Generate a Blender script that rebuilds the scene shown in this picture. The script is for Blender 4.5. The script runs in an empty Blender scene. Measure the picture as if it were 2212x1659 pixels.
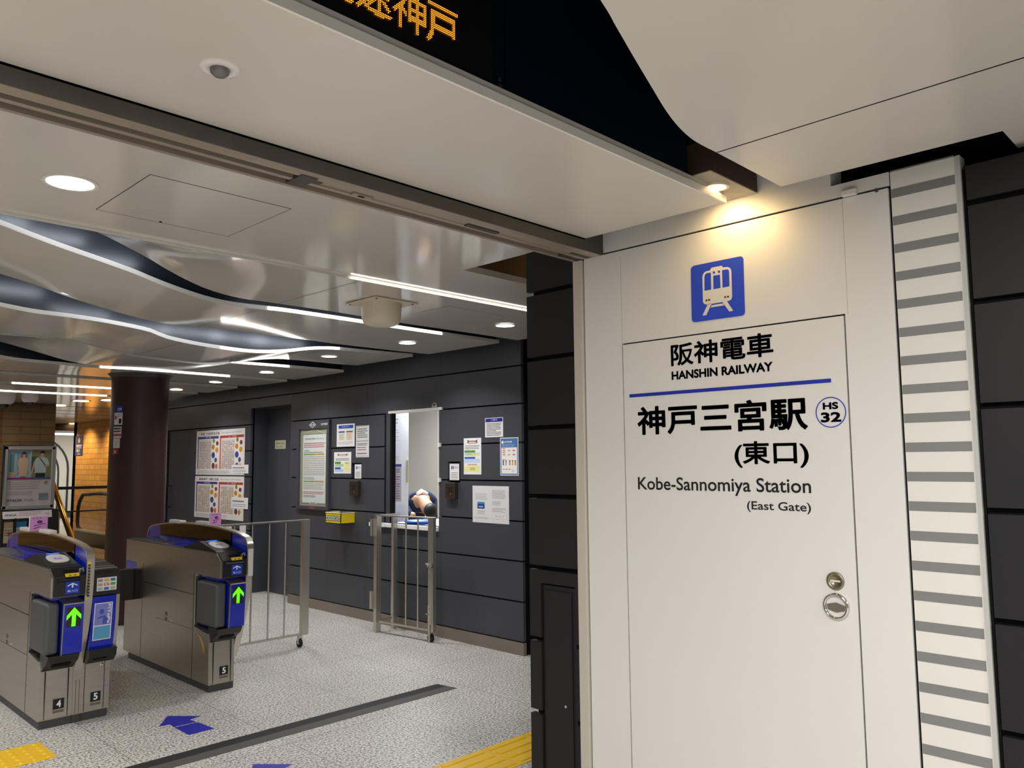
import bpy, bmesh, math, random
from math import sin, cos, pi, radians, sqrt, atan2
from mathutils import Vector, Matrix
from mathutils.geometry import tessellate_polygon
random.seed(7)
scene = bpy.context.scene
COL = scene.collection

# ------------------------------------------------------------------ camera
W, H = 2212.0, 1659.0
YAW, PITCH, ROLL, FPX, EYE = 0.79606983, 0.09638275, -0.00910190, 1720.6277, 1.6
_f = Vector((sin(YAW)*cos(PITCH), cos(YAW)*cos(PITCH), sin(PITCH)))
_r = Vector((cos(YAW), -sin(YAW), 0.0))
_u = _r.cross(_f)
_r2 = _r*cos(ROLL) + _u*sin(ROLL)
_u2 = -_r*sin(ROLL) + _u*cos(ROLL)
cam_data = bpy.data.cameras.new('camera')
cam_data.sensor_fit = 'HORIZONTAL'
cam_data.sensor_width = 36.0
cam_data.lens = FPX*36.0/W
cam_data.clip_start, cam_data.clip_end = 0.05, 200.0
cam = bpy.data.objects.new('camera', cam_data)
COL.objects.link(cam)
m3 = Matrix((_r2, _u2, -_f)).transposed()
cam.matrix_world = Matrix.Translation((0, 0, EYE)) @ m3.to_4x4()
scene.camera = cam
EYEV = Vector((0, 0, EYE))

def ray(px, py):
    return _r2*((px-W/2)/FPX) - _u2*((py-H/2)/FPX) + _f
def on_x(px, py, X):
    d = ray(px, py); return EYEV + d*(X/d.x)
def on_y(px, py, Y):
    d = ray(px, py); return EYEV + d*(Y/d.y)
def on_z(px, py, Z):
    d = ray(px, py); return EYEV + d*((Z-EYE)/d.z)

# ------------------------------------------------------------------ view, world
scene.view_settings.view_transform = 'Standard'
scene.view_settings.look = 'None'
scene.view_settings.gamma = 1.0
scene.view_settings.exposure = 0.30
scene.view_settings.use_curve_mapping = False
scene.cycles.use_denoising = True
scene.cycles.max_bounces = 8
scene.cycles.sample_clamp_indirect = 6.0
world = bpy.data.worlds.new('world')
scene.world = world
world.use_nodes = True
world.node_tree.nodes['Background'].inputs[0].default_value = (1.0, 0.985, 0.955, 1)
world.node_tree.nodes['Background'].inputs[1].default_value = 0.40

def area(name, loc, size, power, color=(1, 1, 1), rot=(0, 0, 0), shape='DISK', size_y=None, spread=180):
    l = bpy.data.lights.new(name, 'AREA')
    l.shape = shape; l.size = size; l.energy = power; l.color = color
    if size_y: l.size_y = size_y
    l.spread = radians(spread)
    o = bpy.data.objects.new(name, l); o.location = loc; o.rotation_euler = rot
    COL.objects.link(o); return o
def spot(name, loc, target, power, color, angle, blend=0.6, radius=0.03):
    l = bpy.data.lights.new(name, 'SPOT')
    l.energy = power; l.color = color; l.spot_size = radians(angle); l.spot_blend = blend; l.shadow_soft_size = radius
    o = bpy.data.objects.new(name, l); o.location = loc
    o.rotation_euler = (Vector(target)-Vector(loc)).to_track_quat('-Z', 'Y').to_euler()
    COL.objects.link(o); return o

DAY = (1.0, 0.985, 0.955)
# the ceiling lamps of the concourse the camera stands in (outside the frame)
for i, (x, y) in enumerate([(0.75, 0.45), (-1.6, 0.2), (0.4, -2.4), (2.1, -1.9), (-1.4, -2.6), (-2.6, 1.0)]):
    area('concourse_lamp', (x, y, 2.56), 0.22, 46, DAY)
# ceiling lamps of the ticket hall, one under every panel
HALL_LAMPS = [(0.89, 3.10), (4.20, 4.06), (4.20, 5.30), (4.20, 6.50), (4.22, 7.70), (4.22, 8.88), (4.22, 10.05),
              (0.5, 5.2), (-0.9, 3.2), (1.0, 8.2), (-1.0, 4.3), (-1.2, 6.6), (0.4, 6.6)]
for x, y in HALL_LAMPS:
    area('hall_lamp', (x, y, 2.535 if y > 6 else 2.56), 0.15, 8.5, (1.0, 0.985, 0.96), spread=135)
area('office_lamp', (5.9, 7.0, 2.45), 0.9, 46, (0.94, 0.97, 1.0), shape='SQUARE')

# ------------------------------------------------------------------ materials
def lin(c):
    c /= 255.0
    return c/12.92 if c <= 0.04045 else ((c+0.055)/1.055)**2.4
def rgb(h):
    h = h.lstrip('#')
    return tuple(lin(int(h[i:i+2], 16)) for i in (0, 2, 4)) + (1.0,)
_mats = {}
def mat(name, color, rough=0.5, metal=0.0, spec=0.5, noise=0.0, nscale=30.0, bump=0.0, bscale=200.0, coat=0.0, aniso=0.0, trans=0.0, alpha=1.0, stretch=None):
    if name in _mats: return _mats[name]
    m = bpy.data.materials.new(name); m.use_nodes = True
    nt = m.node_tree; b = nt.nodes['Principled BSDF']
    c = rgb(color) if isinstance(color, str) else tuple(color)+(1.0,)
    b.inputs['Base Color'].default_value = c
    b.inputs['Roughness'].default_value = rough
    b.inputs['Metallic'].default_value = metal
    b.inputs['Specular IOR Level'].default_value = spec
    b.inputs['Coat Weight'].default_value = coat
    b.inputs['Transmission Weight'].default_value = trans
    b.inputs['Alpha'].default_value = alpha
    tc = None
    if noise or bump:
        tc = nt.nodes.new('ShaderNodeTexCoord')
        mp = nt.nodes.new('ShaderNodeMapping')
        if stretch: mp.inputs['Scale'].default_value = stretch
        nt.links.new(tc.outputs['Object'], mp.inputs['Vector'])
    if noise:
        n = nt.nodes.new('ShaderNodeTexNoise'); n.inputs['Scale'].default_value = nscale; n.inputs['Detail'].default_value = 5
        nt.links.new(mp.outputs[0], n.inputs['Vector'])
        mx = nt.nodes.new('ShaderNodeMixRGB'); mx.blend_type = 'MIX'
        mx.inputs[1].default_value = tuple(x*(1-noise) for x in c[:3])+(1,)
        mx.inputs[2].default_value = tuple(min(1, x*(1+noise)) for x in c[:3])+(1,)
        nt.links.new(n.outputs['Fac'], mx.inputs[0]); nt.links.new(mx.outputs[0], b.inputs['Base Color'])
        mr = nt.nodes.new('ShaderNodeMapRange'); mr.inputs[3].default_value = max(0.02, rough*(1-0.6*noise)); mr.inputs[4].default_value = min(1, rough*(1+0.6*noise))
        nt.links.new(n.outputs['Fac'], mr.inputs[0]); nt.links.new(mr.outputs[0], b.inputs['Roughness'])
    if bump:
        n2 = nt.nodes.new('ShaderNodeTexNoise'); n2.inputs['Scale'].default_value = bscale; n2.inputs['Detail'].default_value = 3
        nt.links.new(mp.outputs[0], n2.inputs['Vector'])
        bp = nt.nodes.new('ShaderNodeBump'); bp.inputs['Strength'].default_value = bump; bp.inputs['Distance'].default_value = 0.002
        nt.links.new(n2.outputs['Fac'], bp.inputs['Height']); nt.links.new(bp.outputs[0], b.inputs['Normal'])
    _mats[name] = m
    return m
def emit(name, color, strength):
    if name in _mats: return _mats[name]
    m = bpy.data.materials.new(name); m.use_nodes = True
    b = m.node_tree.nodes['Principled BSDF']
    c = rgb(color)
    b.inputs['Base Color'].default_value = c
    b.inputs['Emission Color'].default_value = c
    b.inputs['Emission Strength'].default_value = strength
    _mats[name] = m
    return m
def ink(h):                      # printed flat colour
    return mat('ink_'+h.lstrip('#'), h, 0.55, spec=0.3)

M = {}
M['ceil'] = mat('ceiling_gloss_white', '#cdc8bf', 0.10, spec=0.55, noise=0.02, nscale=3)
M['ceil_out'] = mat('ceiling_satin_white', '#cec9c0', 0.22, spec=0.5, noise=0.02, nscale=3)
M['lip'] = mat('panel_edge_white', '#e6e2da', 0.35)
M['riser'] = mat('riser_navy_metal', '#23272f', 0.28, spec=0.6, noise=0.1, nscale=2)
M['void'] = mat('plenum_black', '#060607', 0.9, spec=0.1)
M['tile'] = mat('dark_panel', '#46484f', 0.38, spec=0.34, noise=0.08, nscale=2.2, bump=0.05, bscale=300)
M['tile_out'] = mat('dark_panel_dim', '#212123', 0.5, spec=0.25, noise=0.08, nscale=2.2, bump=0.05, bscale=300)  # same panel as the hall wall, its weaker light put into the colour
M['groove'] = mat('groove_black', '#0a0a0b', 0.8, spec=0.2)
M['white'] = mat('painted_white_steel', '#d8d5d0', 0.42, spec=0.4, noise=0.03, nscale=1.3, bump=0.02, bscale=500)
M['white2'] = mat('painted_white_stripe_panel', '#dad7d0', 0.5, spec=0.35, noise=0.03, nscale=1.5)
M['grey_stripe'] = mat('grey_stripe_paint', '#7c7b79', 0.5, spec=0.35)
M['steel'] = mat('brushed_steel', '#b9b3a9', 0.34, metal=0.92, noise=0.12, nscale=4, bump=0.06, bscale=60, stretch=(1, 1, 14))
M['steel_h'] = mat('brushed_steel_rail', '#cbc6bc', 0.3, metal=0.95, noise=0.1, nscale=6)
M['fence'] = mat('fence_steel', '#c9c5bb', 0.32, metal=0.9, noise=0.08, nscale=5, stretch=(1, 1, 10))
M['chrome'] = mat('polished_chrome', '#d8d5cf', 0.1, metal=1.0)
M['base_steel'] = mat('skirting_steel', '#938a80', 0.45, metal=0.55, noise=0.1, nscale=3)
M['black'] = mat('black_plastic', '#1b1b1c', 0.38, noise=0.06, nscale=20)
M['rubber'] = mat('black_rubber', '#101011', 0.7)
M['padgrey'] = mat('grey_vinyl_pad', '#4c4f52', 0.45, noise=0.08, nscale=12)
M['blue'] = mat('gate_blue', '#1026b0', 0.22, coat=0.3)
M['bluelit'] = mat('gate_blue_acrylic', '#2838b8', 0.12, coat=0.4, spec=0.6)
M['smoke'] = mat('smoked_acrylic', '#141210', 0.06, spec=0.7)
M['deck'] = mat('gate_deck_grey', '#3c3e40', 0.4, noise=0.06, nscale=15)
M['yellow'] = mat('yellow_plastic', '#e3c51d', 0.4)
M['paper'] = mat('white_paper', '#eeeef0', 0.6, spec=0.3)
M['plastic_white'] = mat('white_plastic', '#dfdad6', 0.4)
M['cream'] = mat('cream_plastic', '#d9cfb8', 0.4)
M['bronze'] = mat('bronze_track', '#a5988a', 0.4, metal=0.4, noise=0.2, nscale=8, stretch=(.3, 6, 1))
M['bronze_dark'] = mat('bronze_track_dark', '#5a554e', 0.5, metal=0.6, noise=0.25, nscale=10)
M['rust'] = mat('rusty_track', '#6a5238', 0.7, metal=0.3, noise=0.5, nscale=60)
M['maroon'] = mat('maroon_column', '#3b2724', 0.40, spec=0.36, noise=0.05, nscale=3)
M['brass'] = mat('brass', '#d9bd7e', 0.16, metal=1.0)
M['gold_yellow'] = mat('tactile_yellow', '#e6b914', 0.5, noise=0.1, nscale=25)
M['navyface'] = mat('navy_fascia', '#0b1426', 0.3, spec=0.5, noise=0.05, nscale=4)
M['screen'] = mat('dark_screen', '#17151a', 0.25, spec=0.5)
M['led'] = emit('led_white', '#fff6ee', 5.0)
M['lampglow'] = emit('lamp_lens_white', '#fffaf2', 9.0)
M['warmglow'] = emit('lamp_lens_warm', '#ffd9a0', 12.0)
M['green'] = emit('arrow_green', '#5fe010', 0.85)
M['orange'] = emit('led_orange', '#ff8a1c', 3.2)
M['orange_dim'] = mat('led_off', '#2a1c14', 0.5)
def thin_glass():
    m = bpy.data.materials.new('clear_glass'); m.use_nodes = True; nt = m.node_tree; nt.nodes.remove(nt.nodes['Principled BSDF'])
    tr = nt.nodes.new('ShaderNodeBsdfTransparent'); tr.inputs[0].default_value = (.96, .975, .965, 1)
    gl = nt.nodes.new('ShaderNodeBsdfGlossy'); gl.inputs['Roughness'].default_value = 0.02
    fr = nt.nodes.new('ShaderNodeFresnel'); fr.inputs[0].default_value = 1.45
    mx = nt.nodes.new('ShaderNodeMixShader'); ge = nt.nodes.new('ShaderNodeNewGeometry'); sb = nt.nodes.new('ShaderNodeMath'); sb.operation = 'SUBTRACT'; sb.inputs[0].default_value = 1.0; nt.links.new(ge.outputs['Backfacing'], sb.inputs[1])
    ml = nt.nodes.new('ShaderNodeMath'); ml.operation = 'MULTIPLY'; nt.links.new(fr.outputs[0], ml.inputs[0]); nt.links.new(sb.outputs[0], ml.inputs[1]); nt.links.new(ml.outputs[0], mx.inputs[0]); nt.links.new(tr.outputs[0], mx.inputs[1]); nt.links.new(gl.outputs[0], mx.inputs[2])
    nt.links.new(mx.outputs[0], nt.nodes['Material Output'].inputs[0]); return m
M['glass'] = thin_glass()

def terrazzo():
    m = bpy.data.materials.new('terrazzo_floor'); m.use_nodes = True
    nt = m.node_tree; b = nt.nodes['Principled BSDF']; L = nt.links
    tc = nt.nodes.new('ShaderNodeTexCoord')
    n = nt.nodes.new('ShaderNodeTexNoise'); n.inputs['Scale'].default_value = 74; n.inputs['Detail'].default_value = 4; n.inputs['Roughness'].default_value = 0.6
    n2 = nt.nodes.new('ShaderNodeTexNoise'); n2.inputs['Scale'].default_value = 1.4; n2.inputs['Detail'].default_value = 3
    L.new(tc.outputs['Object'], n.inputs['Vector']); L.new(tc.outputs['Object'], n2.inputs['Vector'])
    r = nt.nodes.new('ShaderNodeValToRGB')
    r.color_ramp.elements[0].position = 0.40; r.color_ramp.elements[0].color = rgb('#6a6660')
    r.color_ramp.elements[1].position = 0.60; r.color_ramp.elements[1].color = rgb('#e6e3df')
    e = r.color_ramp.elements.new(0.48); e.color = rgb('#c2beb8')
    L.new(n.outputs['Fac'], r.inputs[0])
    mx = nt.nodes.new('ShaderNodeMixRGB'); mx.blend_type = 'MULTIPLY'; mx.inputs[0].default_value = 1.0
    r2 = nt.nodes.new('ShaderNodeValToRGB'); r2.color_ramp.elements[0].color = (.86, .86, .86, 1); r2.color_ramp.elements[1].color = (1, 1, 1, 1)
    r2.color_ramp.elements[0].position = .35; r2.color_ramp.elements[1].position = .65
    L.new(n2.outputs['Fac'], r2.inputs[0]); L.new(r.outputs[0], mx.inputs[1]); L.new(r2.outputs[0], mx.inputs[2])
    # joints of the square slabs
    sep = nt.nodes.new('ShaderNodeSeparateXYZ'); L.new(tc.outputs['Object'], sep.inputs[0])
    def joint(axis, off):
        a = nt.nodes.new('ShaderNodeMath'); a.operation = 'ADD'; a.inputs[1].default_value = off; L.new(sep.outputs[axis], a.inputs[0])
        d = nt.nodes.new('ShaderNodeMath'); d.operation = 'WRAP'; d.inputs[1].default_value = 0.385; d.inputs[2].default_value = -0.345; L.new(a.outputs[0], d.inputs[0])
        ab = nt.nodes.new('ShaderNodeMath'); ab.operation = 'ABSOLUTE'; L.new(d.outputs[0], ab.inputs[0])
        lt = nt.nodes.new('ShaderNodeMath'); lt.operation = 'LESS_THAN'; lt.inputs[1].default_value = 0.0019; L.new(ab.outputs[0], lt.inputs[0])
        return lt
    jx, jy = joint(0, -3.22), joint(1, -5.70)
    mxx = nt.nodes.new('ShaderNodeMath'); mxx.operation = 'MAXIMUM'; L.new(jx.outputs[0], mxx.inputs[0]); L.new(jy.outputs[0], mxx.inputs[1])
    m2 = nt.nodes.new('ShaderNodeMixRGB'); m2.inputs[2].default_value = rgb('#6f6a64')
    L.new(mxx.outputs[0], m2.inputs[0]); L.new(mx.outputs[0], m2.inputs[1]); L.new(m2.outputs[0], b.inputs['Base Color'])
    b.inputs['Roughness'].default_value = 0.38; b.inputs['Specular IOR Level'].default_value = 0.4
    return m
M['floor'] = terrazzo()
def bricks(name, c1, c2, mort, sx=1.0):
    m = bpy.data.materials.new(name); m.use_nodes = True
    nt = m.node_tree; b = nt.nodes['Principled BSDF']; L = nt.links
    tc = nt.nodes.new('ShaderNodeTexCoord')
    sep = nt.nodes.new('ShaderNodeSeparateXYZ'); cmb = nt.nodes.new('ShaderNodeCombineXYZ')
    add = nt.nodes.new('ShaderNodeMath'); add.operation = 'ADD'
    L.new(tc.outputs['Object'], sep.inputs[0]); L.new(sep.outputs[0], add.inputs[0]); L.new(sep.outputs[1], add.inputs[1])
    L.new(add.outputs[0], cmb.inputs[0]); L.new(sep.outputs[2], cmb.inputs[1])
    t = nt.nodes.new('ShaderNodeTexBrick')
    t.inputs['Color1'].default_value = rgb(c1); t.inputs['Color2'].default_value = rgb(c2); t.inputs['Mortar'].default_value = rgb(mort)
    t.inputs['Scale'].default_value = 1.0; t.inputs['Mortar Size'].default_value = 0.006; t.inputs['Brick Width'].default_value = 0.33*sx; t.inputs['Row Height'].default_value = 0.115
    L.new(cmb.outputs[0], t.inputs['Vector'])
    n = nt.nodes.new('ShaderNodeTexNoise'); n.inputs['Scale'].default_value = 7; n.inputs['Detail'].default_value = 4; L.new(tc.outputs['Object'], n.inputs['Vector'])
    mx = nt.nodes.new('ShaderNodeMixRGB'); mx.blend_type = 'OVERLAY'; mx.inputs[0].default_value = .35
    L.new(t.outputs['Color'], mx.inputs[1]); L.new(n.outputs['Color'], mx.inputs[2]); L.new(mx.outputs[0], b.inputs['Base Color'])
    bp = nt.nodes.new('ShaderNodeBump'); bp.inputs['Strength'].default_value = .4; bp.inputs['Distance'].default_value = .01; bp.invert = True
    L.new(t.outputs['Fac'], bp.inputs['Height']); L.new(bp.outputs[0], b.inputs['Normal'])
    b.inputs['Roughness'].default_value = 0.6
    return m
M['brick'] = bricks('tan_brick', '#b9873f', '#c89849', '#8a6330')
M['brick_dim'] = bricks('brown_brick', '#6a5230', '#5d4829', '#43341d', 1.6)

# ------------------------------------------------------------------ mesh building
class MB:
    def __init__(s): s.v = []; s.f = []; s.fm = []; s.m = []; s.sm = []
    def mi(s, m):
        if m not in s.m: s.m.append(m)
        return s.m.index(m)
    def add(s, vs, fs, m, smooth=False):
        o = len(s.v); s.v += [Vector(p) for p in vs]; i = s.mi(m)
        for f in fs: s.f.append([o+k for k in f]); s.fm.append(i); s.sm.append(smooth)
    def box(s, x0, x1, y0, y1, z0, z1, m):
        x0, x1 = min(x0, x1), max(x0, x1); y0, y1 = min(y0, y1), max(y0, y1); z0, z1 = min(z0, z1), max(z0, z1)
        vs = [(x, y, z) for x in (x0, x1) for y in (y0, y1) for z in (z0, z1)]
        s.add(vs, [(0, 1, 3, 2), (4, 6, 7, 5), (0, 4, 5, 1), (2, 3, 7, 6), (0, 2, 6, 4), (1, 5, 7, 3)], m)
    def poly(s, pts, m):
        pts = [Vector(p) for p in pts]
        s.add(pts, [tuple(t) for t in tessellate_polygon([pts])], m)
    def prism(s, pts, d, m, smooth=False):       # polygon pts extruded by vector d
        pts = [Vector(p) for p in pts]; d = Vector(d); n = len(pts)
        t = tessellate_polygon([pts])
        fs = [tuple(a) for a in t] + [tuple(n+k for k in reversed(a)) for a in t] + [(i, (i+1) % n, n+(i+1) % n, n+i) for i in range(n)]
        s.add(pts+[p+d for p in pts], fs, m, smooth)
    def cyl(s, c, axis, r, h, m, seg=32, r2=None, cap=True):   # from c along axis
        a = Vector(axis).normalized(); t = a.orthogonal().normalized(); b = a.cross(t); c = Vector(c); r2 = r if r2 is None else r2
        vs = [c+(t*cos(2*pi*i/seg)+b*sin(2*pi*i/seg))*r for i in range(seg)] + [c+a*h+(t*cos(2*pi*i/seg)+b*sin(2*pi*i/seg))*r2 for i in range(seg)]
        s.add(vs, [(i, (i+1) % seg, seg+(i+1) % seg, seg+i) for i in range(seg)], m, True)
        if cap:
            s.add(vs[:seg], [tuple(reversed(range(seg)))], m); s.add(vs[seg:], [tuple(range(seg))], m)
    def ring(s, c, axis, r0, r1, h, m, seg=40):    # washer
        a = Vector(axis).normalized(); t = a.orthogonal().normalized(); b = a.cross(t); c = Vector(c)
        P = lambda r, z: [c+a*z+(t*cos(2*pi*i/seg)+b*sin(2*pi*i/seg))*r for i in range(seg)]
        vs = P(r0, 0)+P(r1, 0)+P(r1, h)+P(r0, h)
        fs = []
        for k in range(4):
            for i in range(seg):
                j = (i+1) % seg; n = (k+1) % 4
                fs.append((k*seg+i, k*seg+j, n*seg+j, n*seg+i))
        s.add(vs, fs, m, False)
    def lathe(s, c, axis, prof, m, seg=32):      # prof: (radius, height)
        a = Vector(axis).normalized(); t = a.orthogonal().normalized(); b = a.cross(t); c = Vector(c); n = len(prof)
        vs = [c+a*z+(t*cos(2*pi*i/seg)+b*sin(2*pi*i/seg))*r for r, z in prof for i in range(seg)]
        s.add(vs, [(k*seg+i, k*seg+(i+1) % seg, (k+1)*seg+(i+1) % seg, (k+1)*seg+i) for k in range(n-1) for i in range(seg)], m, True)
    def tube(s, pts, r, m, seg=10, cap=True):
        pts = [Vector(p) for p in pts]; rings = []; prev = None
        for i, p in enumerate(pts):
            d = (pts[min(i+1, len(pts)-1)]-pts[max(i-1, 0)]).normalized()
            t = d.orthogonal().normalized() if prev is None else (prev-d*prev.dot(d)).normalized()
            prev = t; b = d.cross(t)
            rr = r[i] if isinstance(r, (list, tuple)) else r
            rings.append([p+(t*cos(2*pi*k/seg)+b*sin(2*pi*k/seg))*rr for k in range(seg)])
        vs = [v for q in rings for v in q]
        fs = [(i*seg+k, i*seg+(k+1) % seg, (i+1)*seg+(k+1) % seg, (i+1)*seg+k) for i in range(len(pts)-1) for k in range(seg)]
        s.add(vs, fs, m, True)
        if cap:
            s.add(rings[0], [tuple(reversed(range(seg)))], m); s.add(rings[-1], [tuple(range(seg))], m)
    def ellipsoid(s, c, rx, ry, rz, m, seg=20, rings=12):
        c = Vector(c); vs = []
        for i in range(rings+1):
            ph = -pi/2+pi*i/rings
            for k in range(seg):
                th = 2*pi*k/seg; vs.append(c+Vector((rx*cos(ph)*cos(th), ry*cos(ph)*sin(th), rz*sin(ph))))
        s.add(vs, [(i*seg+k, i*seg+(k+1) % seg, (i+1)*seg+(k+1) % seg, (i+1)*seg+k) for i in range(rings) for k in range(seg)], m, True)
    def strip(s, a, b, m, smooth=True):          # ruled surface between two polylines
        n = len(a)
        s.add(list(a)+list(b), [(i, i+1, n+i+1, n+i) for i in range(n-1)], m, smooth)
    def build(s, name, parent=None, bevel=0.0, bseg=2):
        org = Vector((0, 0, 0))
        if parent is not None: org = parent.matrix_world.translation.copy() if parent.type == 'EMPTY' else Vector(parent['_org'])
        me = bpy.data.meshes.new(name)
        me.from_pydata([tuple(p-org) for p in s.v], [], s.f)
        for mm in s.m: me.materials.append(mm)
        me.polygons.foreach_set('material_index', s.fm); me.polygons.foreach_set('use_smooth', s.sm)
        bm = bmesh.new(); bm.from_mesh(me)
        if bevel: bmesh.ops.remove_doubles(bm, verts=bm.verts, dist=1e-6)
        bmesh.ops.recalc_face_normals(bm, faces=bm.faces); bm.to_mesh(me); bm.free(); me.update()
        o = bpy.data.objects.new(name, me); COL.objects.link(o)
        ORG[o.name] = org
        if parent is not None: o.parent = parent
        if bevel:
            md = o.modifiers.new('bevel', 'BEVEL'); md.width = bevel; md.segments = bseg; md.limit_method = 'ANGLE'; md.angle_limit = radians(40)
        return o
ORG = {}
_build = MB.build
def build(mb, name, parent=None, bevel=0.0, bseg=2):   # parent may be an Empty or a part (then a sub-part)
    if parent is not None and parent.type != 'EMPTY':
        root = parent.parent if parent.parent is not None else None
        base = root.location.copy() if root is not None else Vector((0, 0, 0))
        for i, p in enumerate(mb.v): mb.v[i] = p-base
        o = _build(mb, name, None, bevel, bseg); o.parent = parent; return o
    return _build(mb, name, parent, bevel, bseg)
MB.build = build
def thing(name, label, cat, loc, group=None):
    o = bpy.data.objects.new(name, None); o.empty_display_size = 0.1; o.location = loc; COL.objects.link(o)
    bpy.context.view_layer.update()
    return tag(o, label, cat, group)
def tag(o, label, cat, group=None):
    o['label'] = label; o['category'] = cat
    if group: o['group'] = group
    return o
def struct(o):
    o['kind'] = 'structure'; return o
def part(o, label):
    o['label'] = label; return o

# ------------------------------------------------------------------ text
_tc = {}
def glyphs(txt, bold=0.0):
    k = (txt, bold)
    if k not in _tc:
        c = bpy.data.curves.new('t', 'FONT'); c.body = txt; c.size = 1.0; c.offset = bold; c.resolution_u = 4
        o = bpy.data.objects.new('t', c); COL.objects.link(o)
        dg = bpy.context.evaluated_depsgraph_get(); ev = o.evaluated_get(dg); me = ev.to_mesh()
        vs = [(v.co.x, v.co.y) for v in me.vertices]; fs = [tuple(p.vertices) for p in me.polygons]
        ev.to_mesh_clear(); bpy.data.objects.remove(o); bpy.data.curves.remove(c)
        x0 = min(v[0] for v in vs); x1 = max(v[0] for v in vs); y0 = min(v[1] for v in vs); y1 = max(v[1] for v in vs)
        _tc[k] = ([((x-x0)/(x1-x0), (y-y0)/(y1-y0)) for x, y in vs], fs, (x1-x0)/(y1-y0))
    return _tc[k]

class Panel:
    """A flat printed surface: P(u,v) = origin + u*U + v*V, lifted along N."""
    def __init__(s, mb, origin, U, V, N):
        s.mb, s.o, s.U, s.V, s.N = mb, Vector(origin), Vector(U), Vector(V), Vector(N).normalized(); s.lift = 0.0005
    def P(s, u, v, l=None): return s.o+s.U*u+s.V*v+s.N*(s.lift if l is None else l)
    def rect(s, u0, v0, u1, v1, m, l=None):
        m = ink(m) if isinstance(m, str) else m
        s.mb.add([s.P(u0, v0, l), s.P(u1, v0, l), s.P(u1, v1, l), s.P(u0, v1, l)], [(0, 1, 2, 3)], m)
    def poly(s, pts, m, l=None):
        m = ink(m) if isinstance(m, str) else m
        s.mb.poly([s.P(u, v, l) for u, v in pts], m)
    def disc(s, u, v, ru, rv, m, l=None, seg=24, a0=0, a1=2*pi):
        s.poly([(u+ru*cos(a0+(a1-a0)*i/seg), v+rv*sin(a0+(a1-a0)*i/seg)) for i in range(seg)], m, l)
    def text(s, txt, u0, v0, u1, v1, m, bold=0.0, l=None, stamp=0.0):
        m = ink(m) if isinstance(m, str) else m
        vs, fs, asp = glyphs(txt, bold)
        if stamp:                                  # thicken the strokes by overlaying shifted copies
            su, sv = stamp, stamp*abs(s.U.length*(u1-u0))/abs(s.V.length*(v1-v0))
            for k in range(8):
                a, b = cos(k*pi/4)*su, sin(k*pi/4)*sv
                s.mb.add([s.P(u0+(u1-u0)*(a+x*(1-2*su)+su), v0+(v1-v0)*(b+y*(1-2*sv)+sv), l) for x, y in vs], fs, m)
            return
        s.mb.add([s.P(u0+(u1-u0)*x, v0+(v1-v0)*y, l) for x, y in vs], fs, m)
    def lines(s, u0, v0, u1, v1, n, m='#6a6a70', fill=0.45, rag=0.35, l=None, words=True):
        h = (v1-v0)/n
        for i in range(n):
            b = v1-(i+1)*h+h*(1-fill)/2; e = u0+(u1-u0)*(1-rag*random.random()*(1 if i % 3 == 2 else .25))
            u = u0
            while u < e:
                w = min(e-u, (u1-u0)*random.uniform(.04, .12)); s.rect(u, b, u+w*(.86 if words else 1), b+h*fill, m, l); u += w
    def box(s, d, m):             # solid body behind the print
        c = [s.o, s.o+s.U, s.o+s.U+s.V, s.o+s.V]
        s.mb.prism([p for p in c], s.N*-d, m)

def wall_rect(p, q, X):          # (y_left, z_bottom, y_right, z_top) of a rectangle seen on the plane x = X from two opposite pixel corners
    a, b = on_x(p[0], p[1], X), on_x(q[0], q[1], X)
    return max(a.y, b.y), min(a.z, b.z), min(a.y, b.y), max(a.z, b.z)
def xpanel(mb, yl, zb, yr, zt, X):
    return Panel(mb, (X, yl, zb), (0, yr-yl, 0), (0, 0, zt-zb), (-1, 0, 0))
# ================================================================== THE SETTING
XW, XD = 2.81, 4.87            # front wall plane, ticket hall wall plane
ZO = 2.573                     # concourse ceiling
# ---- floor (with the escalator opening left out)
mb = MB()
def slab(x0, x1, y0, y1): mb.add([(x0, y0, 0), (x1, y0, 0), (x1, y1, 0), (x0, y1, 0)], [(0, 1, 2, 3)], M['floor'])
slab(-9, 12, -6, 13.9); slab(-9, 4.45, 13.9, 30); slab(4.45, 12, 18.2, 30)
struct(mb.build('floor'))
mb = MB()
mb.prism([(-4, 4.462, 0), (3.866, 4.462, 0), (3.852, 4.556, 0), (-4, 4.556, 0)], (0, 0, .0012), mat('inlay_dark', '#2b2b2d', .7, spec=.25))
mb.prism([(-4, 4.366, 0), (3.880, 4.366, 0), (3.866, 4.462, 0), (-4, 4.462, 0)], (0, 0, .0012), mat('inlay_grey', '#555352', .7, spec=.25))
o = mb.build('trim_1'); struct(o)
# ---- concourse ceiling (over the camera) : two boards with a hairline joint, curved slot edge
def spline(pts, n):
    pts = [Vector(p) for p in pts]; out = []
    for i in range(len(pts)-1):
        p0 = pts[max(i-1, 0)]; p1 = pts[i]; p2 = pts[i+1]; p3 = pts[min(i+2, len(pts)-1)]
        for k in range(n):
            t = k/n
            out.append(0.5*((2*p1)+(p2-p0)*t+(2*p0-5*p1+4*p2-p3)*t*t+(3*p1-p0-3*p2+p3)*t**3))
    return out+[pts[-1]]
edge_px = [(1297, 0), (1330, 56), (1370, 125), (1410, 192), (1438, 238), (1466, 274), (1500, 304), (1548, 329.5)]
ep = [on_z(x, y, ZO) for x, y in edge_px]
left = [Vector((-5.0, 0.42, ZO)), Vector((-1.2, 0.50, ZO)), Vector((0.2, 0.66, ZO)), Vector((0.85, 0.84, ZO))]
curve = spline(left+ep, 6)
yE = ep[-1].y; jx = ep[-1].x
mb = MB()
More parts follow.
